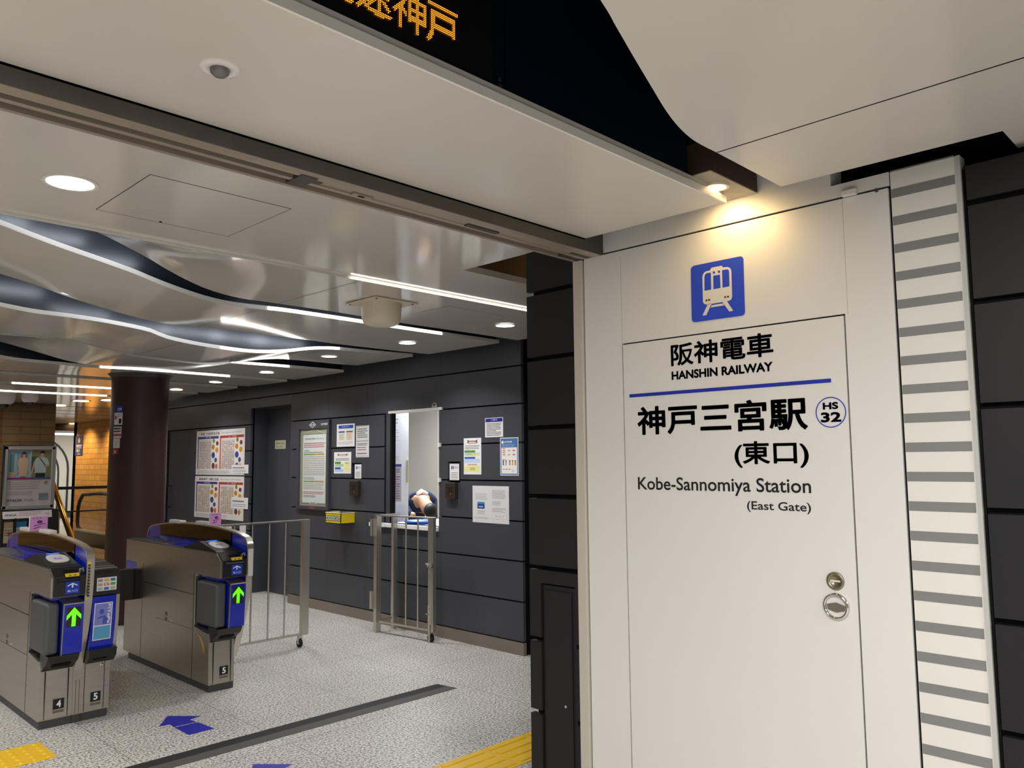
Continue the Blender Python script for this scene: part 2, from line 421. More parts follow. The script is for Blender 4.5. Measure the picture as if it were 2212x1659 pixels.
mb.prism([(jx-.002, -6, ZO), (jx-.002, yE, ZO)]+[tuple(p) for p in reversed(curve[:-1])]+[(-5, -6, ZO)], (0, 0, .05), M['ceil_out'])
for a, b in zip(curve[:-1], curve[1:]):
    pass
struct(mb.build('ceiling'))
mb = MB()
cx = on_z(1687, 403, ZO); n1 = on_z(2166, 283, ZO); n2 = on_z(2203, 319, ZO)
mb.prism([(jx+.002, -6, ZO), (n2.x, -6, ZO), (n2.x, n1.y, ZO), (n1.x, n1.y, ZO), (cx.x, cx.y, ZO), (jx+.002, yE, ZO)], (0, 0, .05), M['ceil_out'])
struct(mb.build('ceiling.001'))
mb = MB(); mb.box(jx-.0028, jx+.0028, -6, yE-.002, ZO-.0006, ZO+.03, M['groove']); struct(mb.build('trim_2'))
# ---- unseen black top added over everything so slots and gaps stay dark
mb = MB(); mb.box(-9, 12, -6, 13.0, 3.5, 3.55, M['void']); mb.box(4.95, 7.5, -6, 2.6, 2.56, 3.5, M['void'])
struct(mb.build('ceiling.002'))
# ---- beam with the departure sign fascia
LIPY = on_y(1559, 430, 1.49).y
beam_y0, beam_y1 = 1.487, 2.20
mb = MB()
mb.box(-6, 2.685, beam_y0, beam_y1, ZO, ZO+.05, M['ceil_out'])
struct(mb.build('ceiling.003', bevel=.002))
mb = MB(); mb.box(-6, 2.69, beam_y0-.008, beam_y0, ZO-.001, ZO+.026, M['lip']); struct(mb.build('trim_3'))
mb = MB()
fx = on_y(1091, 150, 1.50).x
mb.box(-6, fx-.002, 1.500, 1.54, ZO+.03, 3.5, M['navyface'])
mb.box(fx+.002, 2.45, 1.500, 1.54, ZO+.03, 3.5, M['navyface'])
mb.box(2.45, 2.68, 1.58, 1.62, ZO+.05, 3.5, M['void'])
mb.box(fx-.003, fx+.003, 1.508, 1.53, ZO+.03, 3.5, M['void'])
struct(mb.build('wall_beam_front'))
mb = MB(); mb.prism([tuple(p+Vector((0, 0, .05))) for p in curve]+[(jx, yE-.05, ZO+.05)]+[tuple(p+Vector((0, -.05, .05))) for p in reversed(curve[:-1])], (0, 0, .6), M['void'])
mb.box(jx, 3.0, yE-.10, yE-.05, ZO+.05, 3.2, M['void'])
struct(mb.build('trim_4'))
# ---- shutter track under the beam's far edge
mb = MB(); ty = [2.165, 2.185, 2.228, 2.262, 2.282, 2.335]; zt = 2.52
mb.box(-6, 2.80, 2.165, 2.172, zt, ZO, M['bronze_dark'])
mb.box(-6, 2.80, 2.172, 2.225, zt, zt+.012, M['bronze'])
mb.box(-6, 1.30, 2.225, 2.262, zt+.03, zt+.045, M['bronze_dark'])
mb.box(1.40, 2.80, 2.225, 2.272, zt+.004, zt+.03, M['bronze'])
mb.box(-6, 2.80, 2.258, 2.280, zt, zt+.014, M['bronze'])
mb.box(-6, 1.34, 2.280, 2.335, zt+.022, zt+.035, M['bronze_dark'])
mb.box(1.34, 2.80, 2.280, 2.318, zt+.018, zt+.03, M['rust'])
mb.box(-6, 2.80, 2.322, 2.340, zt+.0, zt+.10, M['bronze'])
mb.box(1.30, 1.36, 2.205, 2.305, zt-.004, zt+.03, M['bronze_dark'])
mb.box(1.52, 1.60, 2.235, 2.262, zt-.003, zt+.006, M['bronze']); mb.box(1.545, 1.57, 2.243, 2.254, zt-.004, zt+.0, M['groove'])
mb.box(2.05, 2.22, 2.236, 2.262, zt-.002, zt+.006, M['bronze_dark'])
mb.box(-6, 2.68, 2.165, 2.345, zt+.046, zt+.10, M['void']); mb.box(2.68, 2.808, 2.166, 2.345, zt+.003, zt+.13, M['bronze_dark'])
struct(mb.build('trim_5'))

# ================================================================== hall ceiling panels
Z0 = 2.605
XR = 4.72
def zcurve(px, Y, xs, zflat=None, left=None):
    """height over x of an edge seen through these pixels in the plane y = Y"""
    pts = sorted([(p.x, p.z) for p in (on_y(a, b, Y) for a, b in px)])
    sp = spline([(a, 0, b) for a, b in pts], 8)
    out = []
    for x in xs:
        if x <= sp[0].x: z = sp[0].z + (sp[0].z-sp[1].z)/max(1e-6, abs(sp[0].x-sp[1].x))*min(sp[0].x-x, .35)*.6
        elif x >= sp[-1].x: z = sp[-1].z
        else:
            for p, q in zip(sp[:-1], sp[1:]):
                if p.x <= x <= q.x: z = p.z+(q.z-p.z)*(x-p.x)/max(1e-9, q.x-p.x); break
        out.append(z)
    return out
XS = [-5+.25*i for i in range(20)]+[.0+.06*i for i in range(79)]
XS = [x for x in XS if x < XR]+[XR]
def flat(z): return [z]*len(XS)
P1F = [(149, 474), (166.4, 482.8), (205.4, 499.4), (246, 518.3), (289.3, 541.4), (320, 557.3), (350.6, 576.3), (401.3, 603.8), (444.7, 623.3), (488, 637), (531.5, 646.5), (564.7, 650.8), (620, 658.8), (724.7, 674), (873.7, 698.6), (1000, 717), (1117, 734.7)]
P2N = [(0, 485), (72.3, 513.5), (144.7, 540), (217, 565), (289.3, 591), (320, 604), (372.3, 624.5), (444.7, 648.5), (502.5, 661), (564.7, 668.5), (620, 674.5), (760, 695), (900, 716.2), (1078, 741.2)]
P2F = [(0, 591.3), (72.3, 613.7), (144.7, 640.5), (238.7, 670), (300, 687), (343.4, 696.4), (386.8, 702.9), (430.2, 705.8), (502.5, 713.8), (589, 725), (674, 735.5), (724.7, 742.7), (869.3, 759.4), (926, 765)]
P3N = [(0, 662), (72.3, 676), (159, 687), (231.5, 698), (320, 716), (357.9, 731), (415.7, 744), (473.6, 753.5), (531.5, 761), (574.9, 763), (620, 761), (666.8, 756), (703, 754.8), (739, 756.5), (759.4, 758.8), (893, 770.6)]
P3F = [(0, 719), (29, 720.5), (98, 727), (159, 734), (175, 738.4), (265, 761), (289, 766), (360, 775), (430, 783), (499, 782), (560, 777), (609, 776), (652.3, 778.9), (724.7, 786), (769.5, 789.5)]
P4N = [(0, 723), (98, 731), (159, 738), (265, 764), (289, 769.5), (430, 787), (500, 784.5), (528.6, 787), (620, 794), (742.8, 804.5)]
P4F = [(0, 737.7), (72.3, 757.9), (144.7, 778.9), (202.5, 788.3), (320, 795.5), (514, 811), (637, 820)]
P5N = [(0, 773), (43.4, 780), (130, 788), (202.5, 794.5), (320, 801.5), (514, 816.5), (618.5, 824.5)]
def level(px, Y, X0, zr):
    return zcurve(px, Y, XS)
PANELS = [  # near y, far y, near heights, far heights
    (3.64, 4.55, flat(Z0), zcurve(P1F, 4.55, XS)),
    (4.77, 5.70, zcurve(P2N, 4.77, XS), zcurve(P2F, 5.70, XS)),
    (5.94, 6.87, zcurve(P3N, 5.94, XS), zcurve(P3F, 6.87, XS)),
    (7.10, 8.08, zcurve(P4N, 7.10, XS), zcurve(P4F, 8.08, XS)),
    (8.25, 9.16, zcurve(P5N, 8.25, XS), flat(2.545)),
    (9.46, 10.28, flat(2.545), flat(2.54)),
    (10.60, 11.50, flat(2.545), flat(2.545)),
    (11.80, 13.7, flat(2.545), flat(2.545)),
]
P0Z = 2.62
# flat board beside the track with the cut-out by the dark column
mb = MB(); hx0, hy0, hy1 = 2.815, 2.60, 3.115
for a in ((-5, hx0, 2.34, 3.625), (hx0, 7, hy1, 3.625), (hx0, 7, 2.34, hy0), (4.2, 7, hy0, hy1)):
    mb.box(a[0], a[1], a[2], a[3], P0Z, P0Z+.035, M['ceil'])
mb.box(-5, 7, 3.62, 3.626, P0Z-.002, P0Z+.03, M['lip'])
struct(mb.build('ceiling.004'))
mb = MB(); mb.box(hx0, 4.2, hy1, hy1+.02, P0Z+.035, 3.0, M['void']); mb.box(hx0-.02, hx0, hy0, hy1, P0Z+.035, 3.0, M['void'])
mb.box(hx0, 4.2, hy0, hy1, 2.98, 3.0, mat('recess_brown', '#54381f', .7))
mb.box(hx0+.0, 4.2, hy1-.004, hy1, P0Z+.036, 3.0, mat('recess_brown', '#54381f', .7)); struct(mb.build('trim_6'))
for k, (yn, yf, zn, zf) in enumerate(PANELS):
    mb = MB(); n = len(XS); lip = .028
    xs = XS; far_only = k >= 5
    A = [Vector((x, yn, z)) for x, z in zip(xs, zn)]; B = [Vector((x, yf, z)) for x, z in zip(xs, zf)]
    ms = 8                                              # ruled underside
    rows = [[a+(b-a)*(j/ms) for a, b in zip(A, B)] for j in range(ms+1)]
    vs = [v for r in rows for v in r]
    mb.add(vs, [(j*n+i, j*n+i+1, (j+1)*n+i+1, (j+1)*n+i) for j in range(ms) for i in range(n-1)], M['ceil'], True)
    mb.strip(A, [a+Vector((0, 0, lip)) for a in A], M['lip'], False)
    mb.strip([a+Vector((0, 0, lip)) for a in A], [a+Vector((0, .035, lip)) for a in A], M['lip'], False)
    mb.strip(B, [b+Vector((0, 0, .02)) for b in B], M['lip'], False)
    e = [A[-1], B[-1]]; mb.add(e+[p+Vector((0, 0, lip)) for p in e], [(0, 1, 3, 2)], M['lip'])
    # hairline joint across the panel
    for xj in (2.49, 0.72):
        i = min(range(n), key=lambda q: abs(xs[q]-xj))
        if yn > 3.0:
            for j in range(ms):
                p, q = rows[j][i], rows[j+1][i]; d = Vector((.0035, 0, 0)); dz = Vector((0, 0, -.0012))
                mb.add([p+dz, p+d+dz, q+d+dz, q+dz], [(0, 1, 2, 3)], M['groove'])
    o = mb.build('ceiling.%03d' % (5+k)); struct(o)
    # riser above the near edge
    if 0 < k:
        mb = MB(); mb.strip([a+Vector((0, .035, lip)) for a in A], [Vector((a.x, a.y+.05, 3.3)) for a in A], M['riser'])
        struct(mb.build('trim_%d' % (6+k)))
# cove lamps hidden on top of each panel's far edge, washing the riser of the next one
def panel_z(k, x, y):
    yn, yf, zn, zf = PANELS[k]; i = min(range(len(XS)), key=lambda q: abs(XS[q]-x)); t = (y-yn)/(yf-yn)
    return zn[i]+(zf[i]-zn[i])*t
for k, xs_, pw in ((0, (1.0, 1.3, 1.6), .9), (0, (2.75, 3.2, 3.6), .25), (1, (1.4, 1.85, 2.3, 2.75, 3.15, 3.5), .75), (2, (3.45,), .5)):
    yn, yf, zn, zf = PANELS[k]
    for x in xs_:
        area('cove_lamp', (x, yf-.05, min(3.0, panel_z(k, x, yf)+.06)), .5, pw, (.84, .90, 1.0), rot=(radians(100), 0, 0), shape='RECTANGLE', size_y=.03)
# far ceiling beyond the last panel : boards with open joints
mb = MB(); ys_ = [13.72, 14.4, 15.46, 16.53, 18.0, 21.0]
for a_, b_ in zip(ys_[:-1], ys_[1:]): mb.box(-2, 7.5, a_+.05, b_-.05, 2.56, 2.58, M['ceil'])
mb.box(-2, 7.5, 13.6, 21, 2.66, 2.7, M['void']); struct(mb.build('ceiling.020'))
mb = MB(); mb.box(-6, 12, 21, 30, 2.75, 2.8, M['white']); struct(mb.build('ceiling.021'))

# ================================================================== walls
# front wall : recessed upper wall, big fire-door leaf, inner door, striped panel
mb = MB()
mb.box(XW, XW+.1, 1.13, 2.345, 2.531, 2.9, M['white']); mb.box(XW, XW+.1, .929, 1.13, 2.531, 2.578, M['white'])
mb.box(XW+.012, XW+.12, .70, 2.36, 0, 2.531, M['groove'])
mb.box(XW+.1, XW+.3, -3, 2.34, 2.45, 3.4, M['void'])
struct(mb.build('wall_front'))
DY0, DY1, DZ = 1.104, 2.072, 2.1045      # inner door
PY0, PY1, PZ = 0.931, 2.283, 2.526       # leaf round it
g = .003
mb = MB()
mb.box(XW, XW+.03, PY0+g, PY1-g, DZ+g, PZ-g, M['white'])
mb.box(XW, XW+.03, PY0+g, DY0-g, 0, DZ+g, M['white']); mb.box(XW, XW+.03, DY1+g, PY1-g, 0, DZ+g, M['white'])
for (a, b, c, d) in ((1340, 548, 1344.5, 742), (1819, 428, 1823.5, 680)):
    p, q = on_x(a, b, XW), on_x(c, d, XW)
    mb.box(XW-.0006, XW, p.y-.0012, p.y+.0012, q.z, p.z-.01, mat('white_joint', '#bdb8b0', .5))
door = struct(mb.build('door_1'))
mb = MB(); mb.box(XW, XW+.03, DY0+g, DY1-g, 0, DZ-g, M['white'])
s0, s1 = on_x(1268, 1045, XW), on_x(1830, 1062, XW)
inner = struct(mb.build('door_2'))
inner['_org'] = (0, 0, 0)
# door furniture
def lock(name, px, py, r, parent):
    c = on_x(px, py, XW); mb = MB(); A = (-1, 0, 0)
    return c, mb, A
c, mb, A = lock('keyhole', 1805, 1255, .03, inner)
mb.lathe(c, A, [(.0315, 0), (.0315, .004), (.029, .007), (.020, .006), (.0195, .001), (0, .001)], mat('lock_brass_grey', '#8d8674', .35, metal=.9))
mb.box(c.x-.004, c.x-.001, c.y-.018, c.y+.018, c.z-.003, c.z+.003, M['cream']); mb.build('lock', inner)
c, mb, A = lock('handle', 1807, 1310, .045, inner)
mb.lathe(c, A, [(.047, 0), (.047, .005), (.042, .011), (.036, .009), (.035, -.002)], M['chrome'], 48)
mb.cyl(c+Vector((.003, 0, 0)), A, .0355, .002, mat('satin_nickel', '#b5aca0', .3, metal=.95), 40)
mb.prism([c+Vector((-.004, y, z)) for y, z in ((.033, .006), (0, .014), (-.033, .004), (-.030, -.012), (0, -.020), (.030, -.012))], (.004, 0, 0), mat('satin_nickel2', '#a79e92', .28, metal=.95))
mb.build('door_handle', inner)
mb = MB(); p, q = on_x(1821, 422, XW), on_x(1852, 405, XW)
mb.box(XW-.02, XW, q.y, p.y, q.z-.026, q.z-.004, M['white']); mb.build('door_stop', door, bevel=.003)
mb = MB(); c = on_x(1894, 412, XW); mb.cyl(c, (-1, 0, 0), .006, .008, M['bronze_dark'], 14); mb.build('bolt_head', door)
# side frame of the leaf
mb = MB(); mb.box(XW-.012, XW+.03, 2.287, 2.338, 0, 2.52, mat('frame_off_white', '#bdb6aa', .45)); struct(mb.build('trim_20', bevel=.002))
# striped panel
SY0, SY1 = .722, .925
mb = MB(); mb.box(XW, XW+.05, SY0, SY1, 0, 2.575, M['white2'])
zt0 = on_x(1922.2, 410.1, XW).z; zt1 = on_x(1979.2, 1405.4, XW).z
pit = (zt0-zt1)/11.0
tops = [(on_x(1922.2, 410.1, XW).z, 0)]
zs = []
for px, py in ((1922.2, 410.1), (1925.4, 468.9), (1928.7, 527.5), (1931.9, 587.8), (1935, 648), (1937.9, 707.8)):
    zs.append(on_x(px, py, XW).z)
z9 = [on_x(1979.2, 1405.4, XW).z, on_x(1983.5, 1471.5, XW).z, on_x(1987.5, 1538, XW).z, on_x(1992, 1605.6, XW).z]
pit = (zs[0]-z9[-1])/round((zs[0]-z9[-1])/((zs[0]-zs[5])/5))
hgt = zs[0]-on_x(1923.5, 429, XW).z
k = -1
while zs[0]-k*pit > .05:
    zt = zs[0]-k*pit; mb.box(XW-.0008, XW, SY0+.004, SY1-.001, max(0, zt-hgt), min(zt, 2.5745), M['grey_stripe']); k += 1
struct(mb.build('wall_striped'))
mb = MB(); mb.box(XW-.004, XW+.05, .708, .7215, 0, 2.575, mat('edge_strip', '#b4b3ae', .4)); struct(mb.build('trim_21'))
# dark panel courses
COURSE = [0.02, .107, .433, .765, 1.095, 1.432, 1.757, 2.087, 2.412]
def courses(mb, X, y0, y1, ztop, holes, m, gap, depth, vseams=(), zs=None):
    """panels in the plane x = X (facing -x) between y0 and y1, minus rectangular holes (ya, yb, za, zb)"""
    zz = sorted(set((zs or COURSE)+[ztop])); zz = [z for z in zz if z <= ztop]
    ys = sorted(set([y0, y1]+[v for v in vseams if y0 < v < y1]))
    for za, zb in zip(zz[:-1], zz[1:]):
        for ya, yb in zip(ys[:-1], ys[1:]):
            zc = sorted(set([za, zb]+[h for H_ in holes for h in H_[2:] if za < h < zb]))
            for a, b in zip(zc[:-1], zc[1:]):
                segs = [(ya, yb)]
                for h in holes:
                    if h[2] < b-1e-6 and h[3] > a+1e-6:
                        ns = []
                        for s, e in segs:
                            if h[1] <= s or h[0] >= e: ns.append((s, e)); continue
                            if h[0] > s: ns.append((s, h[0]))
                            if h[1] < e: ns.append((h[1], e))
                        segs = ns
                for s, e in segs:
                    ga = gap/2 if abs(a-za) < 1e-6 else 0; gb = gap/2 if abs(b-zb) < 1e-6 else 0
                    gs = .0015 if abs(s-ya) < 1e-6 and s != y0 else 0
                    mb.box(X, X+depth, s+gs, e, a+ga, b-gb, m)
COL_Z = [0.09, .44, .77, 1.10, 1.433, 1.758, 2.09, 2.412]
mb = MB()
cab = (2.365, 2.575, 0, 1.03)
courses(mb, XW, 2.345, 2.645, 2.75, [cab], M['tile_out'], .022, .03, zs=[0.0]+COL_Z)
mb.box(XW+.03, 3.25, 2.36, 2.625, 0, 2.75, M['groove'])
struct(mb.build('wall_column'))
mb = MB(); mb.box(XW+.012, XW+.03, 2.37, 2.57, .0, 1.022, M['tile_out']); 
cabo = tag(mb.build('utility_cabinet', bevel=.002), 'narrow dark grey cabinet door low in the dark column beside the white door', 'cabinet')
mb = MB(); mb.box(XW+.004, XW+.0125, 2.392, 2.552, .0, 1.0, M['tile_out']); mb.build('cabinet_door', cabo)
mb = MB(); c = on_x(1222, 1527, XW); mb.cyl((XW+.005, c.y, c.z), (-1, 0, 0), .006, .005, M['chrome'], 16); mb.build('lock', cabo)
mb = MB()
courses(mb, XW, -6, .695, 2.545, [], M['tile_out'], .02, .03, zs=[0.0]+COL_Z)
mb.box(XW+.03, XW+.2, -6, .705, 0, 2.545, M['groove'])
struct(mb.build('wall_right'))
# ticket hall wall
WY0, WY1, WZ0, WZ1 = 5.735, 6.455, 1.00, 2.09
door_h = (8.41, 9.38, 0, 2.29)
win_h = (WY0, 6.56, WZ0, WZ1)
door2_h = (11.05, 11.95, 0, 2.087)
note1 = wall_rect((759, 1035), (781, 1000), XD); note2 = wall_rect((968, 1042), (994, 997), XD)
n1h = (note1[2], note1[0], note1[1], note1[3]); n2h = (note2[2], note2[0], note2[1], note2[3])
mb = MB()
courses(mb, XD, 4.66, 13.7, 2.95, [door_h, win_h, door2_h, n1h, n2h], M['tile'], .013, .03, vseams=(5.70, 6.88, 7.62, 8.41, 9.62, 10.2), zs=COURSE[1:])
for h in (4.66, 13.7):
    pass
def backing(mb, X0, X1, y0, y1, holes, m, z1=2.95):
    ys = sorted(set([y0, y1]+[v for h in holes for v in h[:2]]))
    for a, b in zip(ys[:-1], ys[1:]):
        hs = [h for h in holes if h[0] < b-1e-6 and h[1] > a+1e-6]
        z = 0
        for h in sorted(hs, key=lambda q: q[2]):
            if h[2] > z: mb.box(X0, X1, a, b, z, h[2], m)
            z = h[3]
        mb.box(X0, X1, a, b, z, z1, m)
backing(mb, XD+.03, XD+.05, 4.68, 13.7, [door_h, win_h, door2_h], M['groove'])
mb.box(XD+.05, XD+.30, door_h[0], door_h[0]-.02, 0, 2.3, M['tile']); mb.box(XD+.03, XD+.30, door_h[1], door_h[1]+.02, 0, 2.3, M['tile'])
mb.box(XD+.03, XD+.30, door_h[0], door_h[1], 2.29, 2.31, M['tile'])
mb.box(XD+.05, 7.5, 4.66, 4.70, 0, 2.95, M['groove']); mb.box(XD+.004, XD+.05, 4.665, 4.70, 0.1, 2.95, M['groove'])
struct(mb.build('wall_office'))
mb = MB()
for a, b in ((4.655, door_h[0]), (door_h[1], door2_h[0]), (door2_h[1], 13.7)):
    mb.box(XD-.004, XD+.03, a, b, 0, .103, M['base_steel'])
struct(mb.build('baseboard_office'))
mb = MB(); mb.box(XD+.24, XD+.28, door_h[0], door_h[1], 0.004, 2.29, M['tile']); d3 = struct(mb.build('door_3'))
mb = MB(); mb.box(XD+.04, XD+.08, door2_h[0], door2_h[1], 0.004, 2.087, M['tile']); d4 = struct(mb.build('door_4'))
d4['_org'] = (0, 0, 0)
mb = MB(); mb.tube([(XD+.04, 11.83, 1.28), (XD-.03, 11.83, 1.28), (XD-.03, 11.83, 0.98), (XD+.04, 11.83, 0.98)], .012, M['black']); mb.build('door_handle', d4)
# side passage walls (hidden behind the column, catch the light)
mb = MB(); mb.box(7.4, 7.5, -6, 5, 0, 3, M['tile']); mb.box(-9, -8.9, -6, 30, 0, 3.5, M['white']); mb.box(-9, 12, 29.9, 30, 0, 3.5, M['white'])
struct(mb.build('wall_far'))
# hidden lamp in the ceiling cut-out beside the column
spot('recess_lamp', (3.75, 2.95, 2.78), (3.40, 3.12, 2.63), 1.6, (1.0, .62, .24), 100)
# ================================================================== CEILING FIXTURES
def downlight(px, py, Z, r, label, group='recessed ceiling downlights', warm=False, name='downlight'):
    c = on_z(px, py, Z)
    for k, (yn, yf, zn, zf) in enumerate(PANELS):
        if yn <= c.y <= yf:
            for _ in range(4): Z = panel_z(k, c.x, c.y)-.0012; c = on_z(px, py, Z)
            break
    t = thing(name, label, 'ceiling light', (c.x, c.y, Z), group)
    mb = MB(); mb.ring((c.x, c.y, Z), (0, 0, -1), r, r*1.16, .006, M['lip']); mb.build('trim_ring', t)
    mb = MB(); mb.cyl((c.x, c.y, Z-.001), (0, 0, -1), r, .002, M['warmglow'] if warm else M['lampglow'], 32); mb.build('lens', t)
    return t
downlight(152, 393, P0Z, .078, 'large round recessed downlight nearest the camera, in the flat ceiling board')
downlight(1091, 702, Z0-.001, .068, 'round recessed downlight beside the white alarm housing, nearest the dark column', )
downlight(880, 740, 2.601, .068, 'round recessed downlight in the second ceiling panel, above the ticket window')
downlight(711, 769, 2.600, .068, 'round recessed downlight in the curved panel end, third along the dark wall')
downlight(576, 804, 2.556, .068, 'round recessed downlight above the staff door, fourth along the dark wall')
downlight(466, 825, 2.546, .068, 'round recessed downlight above the timetable posters, fifth along the dark wall')
downlight(380, 841.5, 2.542, .068, 'round recessed downlight just right of the maroon column top')
for px, py, w in ((175.5, 866, 1), (236, 864.5, 0), (126, 876, 1), (161, 915.5, 1), (193, 912, 1), (230, 908, 1)):
    downlight(px, py, 2.557, .11, {175.5: 'warm round downlight in the slatted far ceiling, upper middle one', 236: 'cool round downlight in the slatted far ceiling, beside the maroon column', 126: 'warm round downlight in the slatted far ceiling, next to the brick pier', 161: 'warm downlight over the orange brick wall, farthest along it', 193: 'warm downlight over the orange brick wall, middle of its row', 230: 'warm downlight over the orange brick wall, nearest the maroon column'}[px], 'far escalator hall downlights', bool(w))

def led_strip(k, px0, px1, label, Zs=None):
    yn, yf, zn, zf = PANELS[k]
    X0, X1 = on_y(px0[0], px0[1], yn).x, on_y(px1[0], px1[1], yn).x
    pts = [Vector((x, yn, z)) for x, z in zip(XS, zn) if X0 <= x <= X1]
    mb = MB(); up = Vector((0, 0, .023)); lo = Vector((0, 0, .004)); f = Vector((0, -.004, 0))
    mb.strip([p+lo+f for p in pts], [p+up+f for p in pts], M['led'], False)
    mb.strip([p+up+f for p in pts], [p+up for p in pts], M['led'], False); mb.strip([p+lo for p in pts], [p+lo+f for p in pts], M['led'], False)
    return tag(mb.build('led_strip'), label, 'strip light', 'white strip lights along the ceiling panel edges')
mb = MB(); a, b = on_z(770, 598, 2.605), on_z(1150, 669, 2.605)
mb.box(a.x, 4.70, 3.6262, 3.6305, 2.6055, 2.6105, M['led']); tag(mb.build('led_strip'), 'thin straight strip light in the ceiling running towards the dark column', 'strip light', 'white strip lights along the ceiling panel edges')
led_strip(1, (571, 664), (960, 724), 'long straight strip light passing under the white alarm housing')
led_strip(2, (470, 752), (745, 755), 'curved strip light on the wavy panel edge, dipping in the middle')
led_strip(3, (497, 784), (625, 791), 'short strip light under the dipping wavy panel edge')
led_strip(4, (205, 793), (500, 815), 'strip light on the panel edge just above the maroon column')
led_strip(6, (15, 826), (300, 841), 'long strip light left of the maroon column, second from the brick pier')
led_strip(7, (-10, 844), (236, 855), 'long strip light left of the maroon column, closest to the brick pier')
# lit lines above the first dark gap
mb = MB(); mb.box(-2.5, .62, 3.66, 3.675, 2.66, 2.675, M['led']); tag(mb.build('led_strip'), 'strip light tucked above the flat ceiling board at the top left gap', 'strip light', 'white strip lights along the ceiling panel edges')

# smoke sensor in the beam soffit
c = on_z(475, 148, ZO); t = thing('motion_sensor', 'round white motion sensor with grey dome in the ceiling beam', 'sensor', tuple(c))
mb = MB(); mb.lathe((c.x, c.y, ZO), (0, 0, -1), [(.050, 0), (.048, .004), (.030, .006), (.028, .003), (0, .003)], M['plastic_white'], 32); mb.build('base', t)
mb = MB(); mb.lathe((c.x, c.y, ZO-.003), (0, 0, -1), [(.024, 0), (.022, .010), (.014, .017), (0, .019)], mat('sensor_dome_grey', '#6d6a66', .3), 24); mb.build('dome', t)
# alarm housing under panel
c = on_z(824, 655, 2.605); t = thing('alarm_housing', 'cream round alarm housing on a square flange under the ceiling', 'alarm', tuple(c))
mb = MB(); mb.box(c.x-.165, c.x+.165, c.y-.165, c.y+.165, 2.597, 2.6045, M['cream'])
mb.build('flange', t, bevel=.002)
mb = MB(); mb.lathe((c.x, c.y, 2.597), (0, 0, -1), [(.128, 0), (.127, .03), (.122, .095), (.112, .122), (.085, .135), (0, .137)], M['cream'], 40); mb.build('housing', t)
for dx in (-1, 1):
    for dy in (-1, 1):
        mb = MB(); mb.cyl((c.x+dx*.14, c.y+dy*.14, 2.597), (0, 0, -1), .007, .004, M['bronze_dark'], 10); mb.build('bolt', t)
# access hatches
def hatch(x0, x1, y0, y1, z, label):
    t = thing('access_hatch', label, 'hatch', ((x0+x1)/2, (y0+y1)/2, z), 'square ceiling hatches')
    mb = MB(); w = .0022
    for a in ((x0, x1, y0-w, y0), (x0, x1, y1, y1+w), (x0-w, x0, y0-w, y1+w), (x1, x1+w, y0-w, y1+w)):
        mb.box(a[0], a[1], a[2], a[3], z-.0012, z+.002, M['groove'])
    mb.build('frame', t)
    mb = MB(); mb.box(x0, x1, y0, y1, z-.0008, z+.002, M['ceil']); mb.build('door', t)
    mb = MB(); mb.cyl(((x0*.55+x1*.45), y1-.012, z-.0008), (0, 0, -1), .006, .002, M['groove'], 12); mb.build('latch', t)
a, b = on_z(213, 453, P0Z), on_z(630, 450, P0Z); d = on_z(325, 377, P0Z)
hatch(d.x, b.x, d.y, a.y, P0Z, 'square ceiling hatch near the large downlight')
a, b, d = on_z(871, 681, Z0), on_z(968, 661, Z0), on_z(1084, 681, Z0)
hatch(b.x, d.x, b.y, a.y, Z0, 'square ceiling hatch beside the cream alarm housing')
# dome cameras under the far panel
for px, py, lb in ((65, 861, 'white dome security camera under the ceiling in front of the brick pier'), (6, 858, 'white security camera at the left edge of the ceiling')):
    c = on_z(px, py-5, 2.545); t = thing('security_camera', lb, 'camera', (c.x, c.y, 2.545), 'ceiling security cameras')
    s = 1.0 if px > 30 else 1.5
    mb = MB(); mb.lathe((c.x, c.y, 2.545), (0, 0, -1), [(.10*s, 0), (.10*s, .03), (.085*s, .07*s), (.06*s, .085*s), (0, .085*s)], M['plastic_white']); mb.build('housing', t)
    mb = MB(); mb.ellipsoid((c.x, c.y, 2.545-.085*s), .055*s, .055*s, .045*s, M['smoke']); mb.build('lens_dome', t)

# warm lamp housing in the slot by the white wall
p0, p1 = on_y(1513, 375, 1.44), on_x(1612, 405, 2.805)
t = thing('wall_washer', 'warm lamp on a box in the ceiling slot above the white wall', 'lamp', (2.63, 1.46, 2.62))
LZ = 2.62
mb = MB(); mb.box(2.46, 2.80, 1.411, 1.56, LZ, LZ+.003, mat('lamp_box_grey', '#a39a8a', .7, noise=.15, nscale=40)); mb.box(2.46, 2.80, 1.408, 1.56, LZ+.003, LZ+.12, mat('lamp_box_brown', '#3a2a1c', .6)); mb.build('housing', t)
mb = MB(); mb.ring((2.61, 1.475, LZ), (0, 0, -1), .036, .046, .010, M['cream']); mb.build('trim_ring', t)
mb = MB(); mb.cyl((2.61, 1.475, LZ-.002), (0, 0, -1), .036, .003, M['warmglow'], 28); mb.build('lens', t)
spot('wall_washer_beam', (2.705, 1.515, 2.604), (2.80, 1.53, 2.40), 2.2, (1.0, .70, .31), 165, .9, .02)
spot('wall_glow_fill', (2.635, 1.445, 2.562), (2.81, 1.46, 2.35), 1.9, (1.0, .68, .28), 165, .9, .03)  # second, unseen spot added below the lens to spread the warm glow

